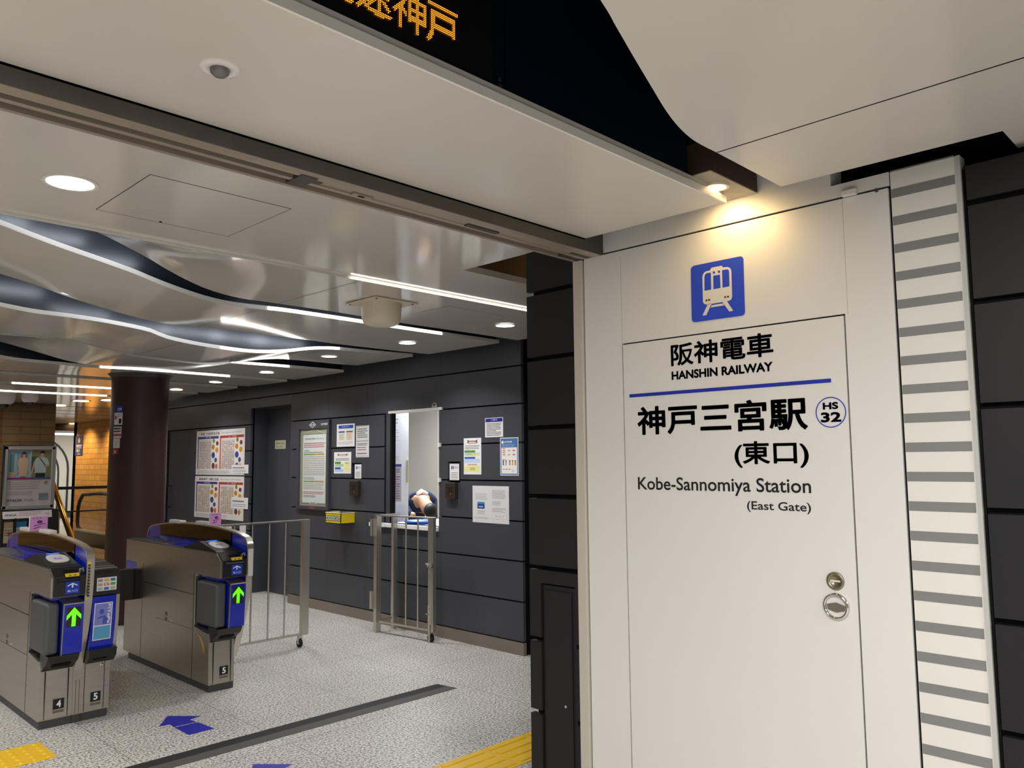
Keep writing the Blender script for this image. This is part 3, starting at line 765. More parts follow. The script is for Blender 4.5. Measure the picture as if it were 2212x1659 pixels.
# ================================================================== DEPARTURE SIGN
SYF = 1.4985
t = thing('departure_sign', 'LED departure sign with orange characters above the beam', 'sign', (0.9, SYF, 2.62))
sx1 = on_y(1062, 130, SYF).x
mb = MB(); mb.box(-1.4, sx1, SYF-.004, SYF+.001, ZO+.034, 3.2, M['screen']); mb.build('screen', t)
q0 = on_y(925, 100, SYF-.006); q1 = on_y(988, 62, SYF-.006)
chz = on_y(960, 104, SYF-.006).z                       # foot of the last character
cw = q1.x-q0.x
lt, rt = on_y(921, 99, SYF-.006).x, on_y(989, 79, SYF-.006).x
CW = (rt-lt); pitch = on_y(938, 60, SYF-.006).x-on_y(866, 27, SYF-.006).x
mb = MB(); dots_v = []
def led_text(ch, xc, z0, w, h, n=22):
    vs, fs, asp = glyphs(ch, .012)
    from mathutils.bvhtree import BVHTree
    bvh = BVHTree.FromPolygons([Vector((x, y, 0)) for x, y in vs], fs)
    for i in range(n):
        for j in range(n):
            u, v = (i+.5)/n, (j+.5)/n
            if bvh.ray_cast(Vector((u, v, 1)), Vector((0, 0, -1)))[0] is not None:
                r = w/n*.34; x = xc-w/2+u*w; z = z0+v*h
                mb.add([(x+r*cos(a*pi/3), SYF-.0065, z+r*sin(a*pi/3)) for a in range(6)], [tuple(range(6))], M['orange'])
xc = (lt+rt)/2
CH = CW*1.03
for i, ch in enumerate(reversed('高速神戸')):
    led_text(ch, xc-i*pitch, chz, CW, CH)
mb.build('lettering', t)
for py, r in ((172, .005), (187, .008)):
    c = on_y(1080, py, SYF); mb = MB(); mb.cyl((c.x, 1.502, c.z), (0, -1, 0), r, .005, M['bronze_dark'], 16); mb.build('screw', t)

# ================================================================== STATION NAME ON THE WHITE DOOR
XS_ = XW-.0012
INK = mat('sign_black', '#16130f', .45); INKB = mat('sign_blue', '#1d2f9c', .4); INKN = mat('sign_navy', '#2a3aa8', .4)
t = thing('station_sign', 'black and blue station name lettering on the white inner door', 'sign', (XW, 1.6, 1.3))
def wtext(txt, l, r_, tp, bt, m, bold, name='lettering', stamp=0.0):
    yl, yr, zt, zb = on_x(l[0], l[1], XS_).y, on_x(r_[0], r_[1], XS_).y, on_x(tp[0], tp[1], XS_).z, on_x(bt[0], bt[1], XS_).z
    mb = MB(); p = xpanel(mb, yl, zb, yr, zt, XS_); p.text(txt, 0, 0, 1, 1, m, bold, 0, stamp); return mb.build(name, t)
Z8 = lambda a, b: (1120+a*1092/2212, 500+b*1092/2212)
wtext('阪神電車', Z8(668, 590), Z8(1112, 442), Z8(1000, 452), Z8(700, 588), INK, .010, stamp=.0028)
wtext('HANSHIN RAILWAY', Z8(670, 630), Z8(1112, 590), Z8(900, 590), Z8(900, 630), INK, .012, stamp=.0028)
yl, zb, yr, zt = wall_rect(Z8(486, 727), Z8(1367, 643), XS_)
mb = MB(); mb.box(XS_-.0004, XW, yl, yr, zb, zt, INKB); mb.build('blue_line', t)
wtext('神戸三宮駅', Z8(520, 830), Z8(1265, 800), Z8(1230, 722), Z8(540, 892), INK, .010, stamp=.0028)
wtext('(東口)', Z8(945, 980), Z8(1270, 970), Z8(1255, 912), Z8(960, 1034), INK, .010, stamp=.0038)
wtext('Kobe-Sannomiya Station', Z8(523, 1110), Z8(1280, 1120), Z8(523, 1074), Z8(985, 1158), INK, .012)
wtext('(East Gate)', Z8(1000, 1205), Z8(1280, 1210), Z8(1030, 1180), Z8(1270, 1238), INK, .012)
c = on_x(*Z8(1366, 791), XS_); rr = abs(on_x(*Z8(1299, 791), XS_).y-on_x(*Z8(1433, 791), XS_).y)/2
mb = MB(); mb.ring((XW-.0002, c.y, c.z), (-1, 0, 0), rr*.935, rr, .001, INKN, 56); mb.build('emblem_ring', t)
Z12 = lambda a, b: (1700+a*160/2212, 840+b*120/1659)
wtext('HS', Z12(1065, 500), Z12(1530, 500), Z12(1300, 398), Z12(1300, 612), INKN, .02, stamp=.016)
wtext('32', Z12(1010, 840), Z12(1620, 840), Z12(1500, 685), Z12(1300, 997), INKN, .02, stamp=.014)

# train pictogram
Z5 = lambda a, b: on_x(1470+a*170/1567, 530+b*180/1659, XS_)
t = thing('pictogram_sign', 'square blue train pictogram on the white wall under the warm lamp', 'sign', tuple(Z5(740, 900)))
def p5(pts, m, l): 
    mb.poly([Z5(a, b)+Vector((-l, 0, 0)) for a, b in pts], m)
def rounded(pts, r, n=6):
    out = []
    for i, p in enumerate(pts):
        a = Vector(pts[i-1]); b = Vector(p); c = Vector(pts[(i+1) % len(pts)])
        d1 = (a-b).normalized()*r; d2 = (c-b).normalized()*r
        for k in range(n+1):
            s = k/n; out.append(tuple((b+d1)*(1-s)**2+b*2*s*(1-s)+(b+d2)*s*s))
    return out
PW = mat('sign_white', '#d6d0c8', .5)
mb = MB(); p5(rounded([(190, 400), (1262, 195), (1298, 1400), (212, 1552)], 95), PW, 0); p5(rounded([(204, 418), (1252, 206), (1288, 1392), (226, 1540)], 85), mat('sign_cobalt', '#2b47c0', .4), .0006)
mb.build('panel', t)
mb = MB(); L1, L2 = .0012, .0018
body = [(438, 640), (448, 580), (478, 538), (520, 515), (590, 500), (612, 452), (632, 444), (815, 406), (835, 415), (850, 442), (935, 430), (985, 448), (1010, 485), (1017, 530), (1030, 1030), (1012, 1078), (965, 1106), (530, 1182), (478, 1170), (450, 1130)]
p5(body, PW, L1)
for leg in ([(545, 1172), (612, 1160), (632, 1195), (585, 1240), (518, 1392), (440, 1398)], [(855, 1122), (925, 1108), (1052, 1302), (975, 1318), (888, 1198), (835, 1160)], [(600, 1196), (845, 1155), (893, 1193), (590, 1240)]): p5(leg, PW, L1)
B2 = mat('sign_cobalt', '#2b47c0', .4)
for win in ([(480, 640), (492, 585), (525, 556), (608, 543), (616, 880), (482, 905)], [(656, 608), (792, 584), (800, 848), (660, 874)], [(832, 496), (935, 478), (962, 492), (972, 530), (980, 815), (842, 842)]): p5(win, B2, L2)
for cx_, cy_ in ((670, 543), (770, 525)): p5([(cx_+24*cos(a*pi/9), cy_+25*sin(a*pi/9)) for a in range(18)], B2, L2)
for a, b in ((502, 1080), (557, 1070), (876, 1014), (932, 1006)): p5([(a, b), (a+36, b-5), (a+36, b+34), (a, b+38)], mat('sign_dark', '#3b3330', .5), L2)
mb.build('train_symbol', t)

# ================================================================== NOTICES ON THE HALL WALL
XN = XD-.0008
def sheet(name, tl, br, label, cat, group=None, X=XN, paper='#eeeef0', th=.0015, parent=None):
    yl, zb, yr, zt = wall_rect(tl, br, X)
    mb = MB(); p = xpanel(mb, yl, zb, yr, zt, X-th)
    p.box(th, ink(paper)); p.lift = .0004
    def done():
        o = mb.build(name, parent)
        if parent is None: tag(o, label, cat, group)
        return o
    return p, done
NG = 'paper notices taped to the dark office wall'
# 1 blue header A4
p, done = sheet('notice', (728, 917), (766, 964), 'white notice with a blue header and two small tables, left of the ticket window', 'notice', NG)
p.rect(.10, .80, .92, .94, '#3350b4'); p.text('お知らせ', .3, .85, .7, .90, '#dfe4f5', .01, .0008)
p.rect(.10, .62, .45, .68, '#3c4fae'); p.rect(.54, .62, .90, .68, '#c03a35'); p.rect(.12, .28, .44, .60, '#ece8c6'); p.rect(.54, .28, .88, .60, '#efe2cb'); p.lines(.14, .3, .42, .58, 6, '#b9b596', l=.0008); p.lines(.56, .3, .86, .58, 6, '#c9b79a', l=.0008); p.lines(.08, .08, .92, .22, 3, '#9a9aa0', .3)
done()
# 2 tall text notice
p, done = sheet('notice', (769.5, 920), (797, 987.5), 'tall white text notice with two framed halves, left of the ticket window', 'notice', NG, paper='#dcdcde')
for v in (.985, .52, .49, .035): p.rect(.04, v, .96, v+.008, '#3a3a40')
p.lines(.1, .6, .9, .92, 5, '#55555c', .4); p.lines(.1, .36, .9, .45, 2, '#55555c', .45); p.lines(.1, .2, .8, .34, 2, '#b05a55', .4); p.lines(.1, .08, .85, .16, 1, '#55555c', .4)
done()
def ribbon(p, v):
    p.poly([(.18, v), (.30, v+.02), (.30, v+.07), (.18, v+.10), (.24, v+.05)], '#5a3a2c'); p.poly([(.82, v), (.70, v+.02), (.70, v+.07), (.82, v+.10), (.76, v+.05)], '#5a3a2c')
    p.rect(.27, v-.015, .73, v+.065, '#5a3a2c'); p.rect(.29, v-.005, .71, v+.045, '#e9cfc2', .0008)
# 3 ribbon notice small
p, done = sheet('notice', (722, 977), (758.5, 1023), 'small square notice with a brown ribbon title beside the framed board', 'notice', NG)
ribbon(p, .83); p.lines(.1, .60, .9, .72, 2, '#55555c', .45)
p.rect(.06, .45, .40, .55, '#5e8f45'); p.rect(.06, .32, .56, .45, '#b7d79a'); p.rect(.06, .20, .40, .29, '#3355b0'); p.rect(.06, .07, .56, .20, '#b9cdf0'); p.rect(.60, .30, .95, .55, '#eeeaa6'); p.rect(.60, .07, .95, .28, '#ede9a8'); p.text('案内', .68, .45, .86, .51, '#7a5a30', .0, .0008)
done()
# small signs above the intercoms (in dark niches)
for (tl, br, lb) in (((766.5, 1003), (780.5, 1034), 'small white sign over the intercom left of the ticket window'), ((971.5, 1001.5), (992, 1037.5), 'small white sign over the intercom right of the ticket window')):
    p, done = sheet('intercom_sign', tl, br, lb, 'sign', 'small white signs over the intercoms', X=XD+.006)
    p.rect(.18, .66, .30, .86, '#2c3f9c'); p.rect(.36, .66, .44, .86, '#2c3f9c'); p.lines(.5, .7, .9, .84, 2, '#7a7a84', .4); p.lines(.15, .1, .9, .5, 4, '#85858c', .35)
    for v in (.02, .965): p.rect(.03, v, .97, v+.012, '#44464c')
    done()
for (tl, br, lb) in (((762, 1038), (779.5, 1071), 'brown intercom box left of the ticket window'), ((968.6, 1042), (990, 1078), 'brown intercom box right of the ticket window')):
    yl, zb, yr, zt = wall_rect(tl, br, XD); t = thing('intercom', lb, 'intercom', (XD, (yl+yr)/2, zb), 'brown wall intercoms')
    bm_ = mat('intercom_brown', '#33291f', .4)
    mb = MB(); mb.box(XD-.045, XD, yl, yr, zb, zt, bm_); mb.build('housing', t, bevel=.006)
    mb = MB()
    for k in range(5): mb.box(XD-.0465, XD-.044, yl-.03, yr+.03, zt-.04-k*.012, zt-.045-k*.012, M['black'])
    mb.build('grille', t)
    mb = MB(); mb.cyl((XD-.045, yr+.05, zb+.045), (-1, 0, 0), .009, .006, M['chrome'], 16); mb.build('button', t)
# right cluster
p, done = sheet('notice', (1048, 903.5), (1087, 943.5), 'white notice with a navy title bar, topmost right of the ticket window', 'notice', NG)
p.rect(.03, .78, .97, .97, '#1f2a8c'); p.text('ご案内', .33, .85, .68, .93, '#e6e8f8', .01, .0008); p.lines(.08, .06, .92, .74, 9, '#4a4a50', .45)
done()
p, done = sheet('notice', (1002, 947), (1040, 1025), 'tall notice with a brown ribbon title right of the ticket window', 'notice', NG)
ribbon(p, .86); p.lines(.08, .69, .92, .81, 3, '#6a5a58', .4)
p.rect(.05, .60, .66, .66, '#5e8f45'); p.rect(.05, .51, .92, .60, '#cfe3c0'); p.rect(.55, .52, .66, .58, '#e6d94a', .0008); p.rect(.05, .43, .66, .48, '#3355b0'); p.rect(.05, .32, .92, .43, '#c6d6f2'); p.rect(.24, .25, .76, .285, '#d5a9a4'); p.rect(.05, .08, .92, .23, '#efec9c'); p.lines(.36, .11, .66, .2, 2, '#8a7a40', .4, l=.0008); p.lines(.1, .53, .5, .58, 2, '#6f9a5a', .4, l=.0008)
done()
p, done = sheet('notice', (1080.5, 946), (1120.5, 1027.5), 'blue framed health notice with small pictures, nearest the dark column', 'notice', NG)
p.rect(.03, .02, .97, .98, '#4e79b4'); p.rect(.07, .05, .93, .74, '#f2f0f0', .0007); p.disc(.14, .88, .06, .04, '#f2f0f0', .0007); p.text('感染症対策', .24, .86, .66, .91, '#f4f6fa', .02, .0007); p.lines(.1, .76, .85, .83, 2, '#a8c2e2', .35, l=.0007)
for k, v in enumerate((.66, .55)):
    p.rect(.12, v+.05, .30, v+.065, '#b8463c', .001)
    for q in range(3): p.disc(.22+q*.27, v, .08, .025, ('#e2a58a', '#e5b79c', '#d98d74')[q], .001)
p.rect(.12, .41, .30, .425, '#b8463c', .001)
for q, cc in enumerate(('#5a6690', '#a0a6c0', '#d08f4a', '#e3b450', '#c98545')): p.rect(.14+q*.15+(q > 1)*.06, .27, .21+q*.15+(q > 1)*.06, .37, cc, .001); p.disc(.175+q*.15+(q > 1)*.06, .385, .04, .018, '#5c4238', .001)
for q in range(3): p.disc(.2+q*.16, .16, .06, .018, '#a9362f', .001, a0=0, a1=pi)
p.lines(.64, .09, .78, .16, 3, '#b5b5bb', .4, l=.001)
done()
p, done = sheet('notice', (1021, 1049), (1100, 1133), 'large two-page white notice with a small blue picture, lowest right of the ticket window', 'notice', NG, paper='#e4e4e8')
p.lines(.08, .62, .42, .80, 5, '#a0a0aa', .25); p.rect(.14, .38, .34, .56, '#24428c'); p.rect(.14, .50, .34, .56, '#3f86cc', .0008); p.rect(.18, .42, .30, .45, '#c5d4ee', .0008); p.lines(.14, .22, .36, .34, 4, '#b8a0a8', .3); p.lines(.06, .1, .44, .16, 2, '#b0b0b8', .3)
p.lines(.55, .66, .93, .90, 7, '#8c8c96', .3); p.lines(.55, .48, .80, .60, 4, '#8c8c96', .3); p.lines(.55, .30, .93, .42, 4, '#9a9aa4', .3)
p.rect(.56, .13, .94, .225, '#d9a6a6'); p.rect(.565, .135, .935, .22, '#f0eeee', .0008); p.text('お問い合わせ', .62, .175, .88, .20, '#c0504a', .01, .0012)
done()
# framed board with hanging poster
yl, zb, yr, zt = wall_rect((643.5, 1098), (716, 905.5), XD)
t = thing('notice_board', 'framed glass notice board with a hanging fare notice on the dark wall', 'notice board', (XD, (yl+yr)/2, zb))
mb = MB(); fr = M['tile']
iy0, iz0, iy1, iz1 = wall_rect((648, 1091), (711, 924), XD)
mb.box(XD-.03, XD, yl, yr, zb, iz0, fr); mb.box(XD-.03, XD, yl, yr, iz1, zt, fr); mb.box(XD-.03, XD, yl, iy0, iz0, iz1, fr); mb.box(XD-.03, XD, iy1, yr, iz0, iz1, fr); mb.build('frame', t)
mb = MB(); mb.box(XD-.006, XD, iy0, iy1, iz0, iz1, mat('board_back', '#b5b29f', .5)); mb.build('backing', t)
mb = MB(); p = xpanel(mb, iy0, iz0, iy1, iz1, XD-.0075)
p.box(.001, M['paper']) if False else None
q = Panel(mb, p.P(.09, .03, 0), p.U*.84, p.V*.90, p.N); q.box(.001, M['paper']); q.lift = .0004
for a in ((.0, .0, 1, .006), (0, .994, 1, 1), (0, 0, .012, 1), (.988, 0, 1, 1)): q.rect(*a, '#3e5a4c')
q.text('年末年始の列車ダイヤについて', .10, .915, .90, .945, '#44444c', .008)
q.lines(.06, .80, .96, .88, 3, '#c06a74', .5); q.lines(.08, .75, .3, .77, 1, '#55555c', .5); q.lines(.06, .725, .92, .745, 1, '#66666c', .5)
for v in (.695, .305): q.rect(.05, v, .50, v+.022, '#8fb25a'); q.rect(.50, v, .92, v+.022, '#dcae3e')
q.lines(.05, .40, .94, .685, 11, '#9c8c80', .3, 0); q.lines(.05, .34, .55, .38, 2, '#55555c', .35); q.lines(.05, .20, .94, .295, 4, '#9c8c80', .3); q.lines(.05, .13, .94, .175, 2, '#c05a60', .45); q.lines(.05, .085, .6, .12, 2, '#55555c', .4)
q.rect(.33, -.005, .63, .02, '#f0f0f0', .0006); q.text('阪神電車', .37, -.002, .59, .016, '#33333a', .01, .001)
mb.build('hanging_poster', t)
mb = MB(); a, b, c_ = q.P(.02, .99), q.P(.5, 1.06), q.P(.98, .985); mb.tube(spline([a, q.P(.25, 1.03), b, q.P(.75, 1.03), c_], 5), .0022, M['paper'], 6); mb.build('hanging_cord', t)
mb = MB(); mb.box(XD-.012, XD-.009, iy0, iy1, iz0, iz1, M['glass']); mb.build('glass_pane', t)
mb = MB(); p = xpanel(mb, yl, iz1, yr, zt, XD-.0305)
p.poly([(.39, .45), (.50, .85), (.61, .45), (.50, .05)], '#c9cac8', .0002); p.poly([(.425, .45), (.50, .72), (.575, .45), (.50, .18)], '#33363a', .0005); p.poly([(.445, .45), (.48, .58), (.48, .50), (.52, .50), (.52, .58), (.555, .45), (.52, .32), (.52, .40), (.48, .40), (.48, .32)], '#c9cac8', .0008); mb.build('emblem', t)
mb = MB(); p = xpanel(mb, yl, iz1, yr, zt, XD-.0305); p.text('阪神電車', .76, .32, .96, .60, '#c9cac8', .02); mb.build('lettering', t)
mb = MB(); p = xpanel(mb, yl, zb, yr, iz0, XD-.0305); p.rect(.42, .25, .60, .75, '#a83c40'); mb.build('lock_label', t)
# staff door plate
c0, c1 = (594, 970), (617.5, 950.5)
p, done = sheet('door_plate', (594, 970), (617.5, 950.5), 'small cream staff plate on the recessed dark door', 'sign', X=XD+.239, paper='#c9c5ad')
p.text('STAFF ONLY', .10, .50, .90, .76, '#4a4a40', .01); p.text('関係者専用口', .16, .16, .86, .34, '#6a6a5c', .01)
done()
# timetable posters
def timetable(tl, br, label, title, n):
    p, done = sheet('timetable_poster', tl, br, label, 'poster', 'timetable posters on the dark wall', paper='#e8e4e2', th=.004)
    p.text(title, .09, .895, .50, .955, '#3f3a36', .02); p.text('for Nara and Osaka', .55, .915, .94, .945, '#77777c', .0)
    p.rect(.03, .81, .48, .865, '#3a3488' if n else '#4a4088'); p.rect(.51, .81, .985, .865, '#b33a34'); p.text('平日', .20, .825, .32, .852, '#e8e6f4', .01, .0009); p.text('土・休日', .68, .825, .84, .852, '#f6e6e2', .01, .0009)
    for s_, cc, u0 in ((0, '#6a62a8', .03), (1, '#c25a4a', .51)):
        p.rect(u0, .13, u0+.025, .81, cc); p.rect(u0+.04, .13, u0+.30, .78, '#d9cfca')
        for r_ in range(17):
            v = .145+r_*.036
            for k in range(6):
                if random.random() > .12: p.rect(u0+.045+k*.042, v, u0+.045+k*.042+.034, v+.022, random.choice(['#b9a29c', '#a8948e', '#c4aaa0', '#9f98a0'] if not n else ['#b0a27e', '#9a9078', '#c0b08a', '#b09a92']), .0009)
        beans = [(.365, .76, .026, .05, '#7a8f3a'), (.44, .70, .03, .05, '#8a3a4a'), (.355, .62, .035, .06, '#d28a2c'), (.435, .55, .035, .06, '#dc9a30'), (.36, .44, .04, .07, '#2f4f9c'), (.415, .33, .03, .055, '#4a4a8c'), (.365, .20, .035, .07, '#6a3a58'), (.43, .19, .03, .06, '#cc7a3c')]
        p.rect(u0+.31, .12, u0+.455, .80, '#efece4')
        for u, v, ru, rv, c2 in beans: p.disc(u0+u-.015, v, ru*.9, rv, c2, .0011, 14)
    p.lines(.04, .02, .72, .10, 4, '#8a8a90', .35)
    return done()
timetable((426, 932), (527.5, 1026.5), 'upper timetable poster with colourful bean shapes left of the staff door', '奈良・大阪梅田方面', 0)
timetable((422.5, 1028), (525.5, 1126), 'lower timetable poster with colourful bean shapes left of the staff door', '高速神戸・姫路方面', 1)
for tl, br, lb in (((500.5, 1004), (536.5, 1023), 'upper small white slip taped over the timetable edge'), ((500, 1073.5), (535.5, 1100), 'lower small white slip taped over the timetable edge')):
    p, done = sheet('paper_slip', tl, br, lb, 'notice', 'white slips on the timetables', X=XN-.006)
    p.lines(.08, .55, .8, .75, 1, '#66666c', .6); p.lines(.08, .12, .9, .45, 2, '#9a9aa2', .35); done()
# round badge over the window
c = on_x(938.5, 877.5, XD); t_ = MB(); t_.cyl((XD, c.y, c.z), (-1, 0, 0), .032, .004, M['plastic_white'], 28); pp = Panel(t_, (XD-.0042, c.y+.032, c.z-.032), (0, -.064, 0), (0, 0, .064), (-1, 0, 0))
pp.disc(.5, .5, .42, .42, '#2c2c30', .0002); pp.rect(.14, .38, .86, .62, '#d4d4d2', .0006); pp.rect(.22, .46, .78, .53, '#2c2c30', .001); tag(t_.build('round_badge'), 'small round black and white badge above the ticket window', 'badge')
# yellow ticket drop box
a = on_x(709, 1107, XD); yl = on_x(766, 1106, XD)
zt_, zb_ = on_x(764, 1107, XD).z, on_x(764, 1130, XD).z
y1_, y0_ = on_x(733, 1104, XD).y, on_x(766, 1104, XD).y
t = thing('ticket_box', 'yellow ticket collection box on the dark wall under the notice board', 'box', (XD, (y0_+y1_)/2, zb_))
dpt = .17
mb = MB(); X0 = XD-dpt
for bx in ((X0, X0+.006, y0_, y1_, zb_, zt_), (X0, XD, y0_, y0_+.006, zb_, zt_), (X0, XD, y1_-.006, y1_, zb_, zt_), (X0, XD, y0_, y1_, zb_, zb_+.006)): mb.box(*bx, M['yellow'])
mb.build('body', t)
mb = MB(); mb.box(X0+.006, XD-.002, y0_+.006, y1_-.006, zt_-.02, zt_-.012, mat('box_cream', '#e6e2c4', .5)); 
for bx in ((X0-.003, X0+.009, y0_-.003, y1_+.003), (X0, XD, y0_-.003, y0_+.009), (X0, XD, y1_-.009, y1_+.003)): mb.box(bx[0], bx[1], bx[2], bx[3], zt_-.004, zt_+.004, mat('box_cream', '#e6e2c4', .5))
mb.build('lid', t)
# lettering squares on the face turned to the gates (-x)
mb = MB(); pp = Panel(mb, (X0-.0006, y1_, zb_), (0, y0_-y1_, 0), (0, 0, zt_-zb_), (-1, 0, 0))
for k, ch in enumerate('乗車券類箱'):
    pp.rect(.03+k*.19, .26, .22+k*.19, .72, '#26241c', .0003); pp.rect(.045+k*.19, .30, .205+k*.19, .68, '#f0efe4', .0006); pp.text(ch, .06+k*.19, .34, .19+k*.19, .64, '#26241c', .01, .001)
mb.build('lettering', t)
# ================================================================== TICKET GATES
FLANK = [(5.62, .20), (5.555, .34), (5.50, .48), (5.455, .62), (5.425, .76), (5.41, .88), (5.405, .99), (5.412, 1.03), (5.435, 1.062), (5.475, 1.078), (5.60, 1.100), (5.80, 1.117), (6.05, 1.128), (6.35, 1.130), (6.65, 1.122), (6.90, 1.105), (7.08, 1.085), (7.15, 1.070), (7.20, 1.045), (7.225, 1.0), (7.23, .90), (7.23, .80)]
def flank(t, xa, xb, sticker):
    """arched fin: steel edge band, blue front and rear, smoked middle"""
    pts = spline([(0, y, z) for y, z in FLANK], 3); pts = [(p.y, p.z) for p in pts]
    mb = MB(); n = len(pts); th = .012
    cy, cz = 6.35, .70
    inner = []
    for i, (y, z) in enumerate(pts):
        a = Vector(pts[max(i-1, 0)]); b = Vector(pts[min(i+1, n-1)]); d = (b-a).normalized(); nn = Vector((d.y, -d.x))
        inner.append((y+nn.x*th, z+nn.y*th))
    for s0, s1 in ((xa, xb),):
        o0 = [Vector((s0, y, z)) for y, z in pts]; o1 = [Vector((s1, y, z)) for y, z in pts]
        i0 = [Vector((s0, y, z)) for y, z in inner]; i1 = [Vector((s1, y, z)) for y, z in inner]
        mb.strip(o0, o1, M['steel_h']); mb.strip(i0, i1, M['steel_h']); mb.strip(o0, i0, M['steel_h'], False); mb.strip(o1, i1, M['steel_h'], False)
    part(mb.build('edge_band', t), 'curved brushed steel edge of the fin')
    xm0, xm1 = xa+.008, xb-.008
    def panel(lo, hi, zb, m, name, lab):
        ip = [(y, z) for y, z in inner if lo <= y <= hi and z > zb]
        ip = sorted(ip)
        if not ip: return
        poly = [Vector((xm0, y, z)) for y, z in ip]+[Vector((xm0, ip[-1][0], zb)), Vector((xm0, ip[0][0], zb))]
        m_ = MB(); m_.prism(poly, (xm1-xm0, 0, 0), m); part(m_.build(name, t), lab)
    up = [(y, z) for y, z in inner if z >= .80 and y < 5.68]
    low = [(y, z) for y, z in inner if z < .82 and y < 5.68]
    m_ = MB(); poly = [Vector((xm0, y, z)) for y, z in low+up[1:]]+[Vector((xm0, 5.68, up[-1][1])), Vector((xm0, 5.68, .20))]
    m_.prism(poly, (xm1-xm0, 0, 0), M['blue']); part(m_.build('front_panel', t), 'glossy blue front part of the fin')
    panel(5.66, 6.98, .80, M['smoke'], 'smoked_panel', 'dark smoked middle of the fin')
    panel(6.96, 7.24, .80, M['bluelit'], 'rear_panel', 'translucent blue rear part of the fin')
    if sticker == 'yellow':
        m_ = MB(); f = .0008
        zz = [(5.405-f, 1.0), (5.411-f, .88), (5.424-f, .77)]
        for (ya, za), (yb, zb) in zip(zz[:-1], zz[1:]): m_.add([(xa+.002, ya, za), (xa+.024, ya, za), (xa+.024, yb, zb), (xa+.002, yb, zb)], [(0, 1, 2, 3)], ink('#e6c63a'))
        for k in range(11): z = .985-k*.0185; m_.box(xa+.008, xa+.018, 5.398, 5.4015 if z > .9 else 5.408, z-.012, z, ink('#3a3420'))
        part(m_.build('caution_sticker', t), 'narrow yellow sticker with small characters')
    elif sticker == 'white':
        m_ = MB(); m_.box(xa+.004, xb-.004, 5.400, 5.405, .80, .99, ink('#cfcdc6')); part(m_.build('caution_sticker', t), 'pale tape on the fin edge')
def reader_half(t, X, num, sticker):
    W_ = .19; xr = X+W_
    mb = MB(); mb.box(X+.008, xr-.002, 5.57, 7.06, 0, .05, mat('plinth_dark', '#3d3d3e', .5)); mb.build('plinth', t)
    # steel body with the flap recess
    prof = [(5.565, .05), (7.16, .05), (7.16, .80), (5.82, .80), (5.82, .425), (5.60, .40), (5.575, .34)]
    mb = MB(); mb.prism([(X, y, z) for y, z in prof], (W_, 0, 0), M['steel'])
    for (ya, za, yb, zb) in ((5.835, .05, 5.839, .80), (6.79, .05, 6.793, .80), (5.84, .648, 6.78, .652), (5.84, .40, 6.5, .402)):
        mb.box(X-.0008, X, ya, yb, za, zb, M['groove'])
    body = mb.build('body', t)
    mb = MB(); mb.box(X+.032, X+.035, 5.5635, 5.57, .055, .34, M['groove']); mb.box(X+.162, X+.165, 5.5635, 5.57, .055, .34, M['groove']); mb.build('front_seam', t)
    # the head
    prof = [(5.425, .80), (7.165, .80), (7.165, .968), (5.49, .968), (5.425, .918)]
    mb = MB(); mb.prism([(X, y, z) for y, z in prof], (W_, 0, 0), M['steel']); mb.build('head', t)
    mb = MB(); mb.box(X+.004, xr, 5.50, 7.15, .968, .974, M['deck']); mb.box(X+.03, X+.10, 6.48, 6.50, .974, .977, M['chrome']); mb.box(X+.03, X+.115, 6.12, 6.40, .974, .976, M['bluelit']); mb.build('top_deck', t)
    prof = [(5.414, .803), (5.426, .803), (5.426, .915), (5.492, .966), (5.486, .972), (5.414, .922)]
    mb = MB(); mb.prism([(X+.012, y, z) for y, z in prof], (W_-.014, 0, 0), M['black'])
    # rounded lip under the slot
    mb.prism([(X+.03, y, z) for y, z in ((5.395, .900), (5.415, .890), (5.415, .915), (5.398, .906))], (W_-.06, 0, 0), M['black']); fas = mb.build('fascia', t)
    mb = MB(); d = Vector((0, .066, .050)).normalized()
    p0 = Vector((X+.072, 5.4125, .9215))+d*.006
    mb.add([p0, p0+Vector((.082, 0, 0)), p0+Vector((.082, 0, 0))+d*.052, p0+d*.052], [(0, 1, 2, 3)], M['groove'])
    mb.build('slot_mouth', t)
    mb = MB(); mb.box(X+.075, X+.150, 5.402, 5.425, .921, .939, M['yellow'])
    for k in range(2): mb.box(X+.090+k*.028, X+.105+k*.028, 5.4012, 5.403, .927, .931, M['groove'])
    part(mb.build('ticket_slot', t), 'yellow ticket slot'); 
    mb = MB(); mb.tube([(X+.158, 5.43, .934), (X+.158, 5.418, .958), (X+.172, 5.418, .965), (X+.178, 5.42, .945)], .008, mat('clear_plastic', '#5b5d60', .1, spec=.8), 8); mb.build('slot_cover', t)
    # arrow plate
    mb = MB(); pp = Panel(mb, (X+.078, 5.4135, .817), (.078, 0, 0), (0, 0, .072), (0, -1, 0)); pp.rect(0, 0, 1, 1, '#2440b4', .0004)
    pp.poly([(.5, .90), (.86, .70), (.86, .60), (.56, .76), (.56, .50), (.44, .50), (.44, .76), (.14, .60), (.14, .70)], '#dfe6f2', .0008); pp.text('投入口', .14, .14, .86, .32, '#dfe6f2', .01, .0008)
    part(mb.build('arrow_plate', t), 'blue plate with a white arrow')
    # cowl and reader
    mb = MB(); mb.prism([(X+.012, y, z) for y, z in ((6.07, .974), (5.86, 1.026), (5.80, 1.034), (5.53, .982), (5.50, .972))], (W_-.02, 0, 0), M['black']); part(mb.build('reader_cowl', t), 'black wedge of the card reader')
    a, b = Vector((X+.10, 5.80, 1.034)), Vector((X+.10, 5.53, .982)); d = (b-a).normalized(); nrm = Vector((0, d.z, -d.y));
    if nrm.z < 0: nrm = -nrm
    cen = a+(b-a)*.50
    mb = MB(); pts = []
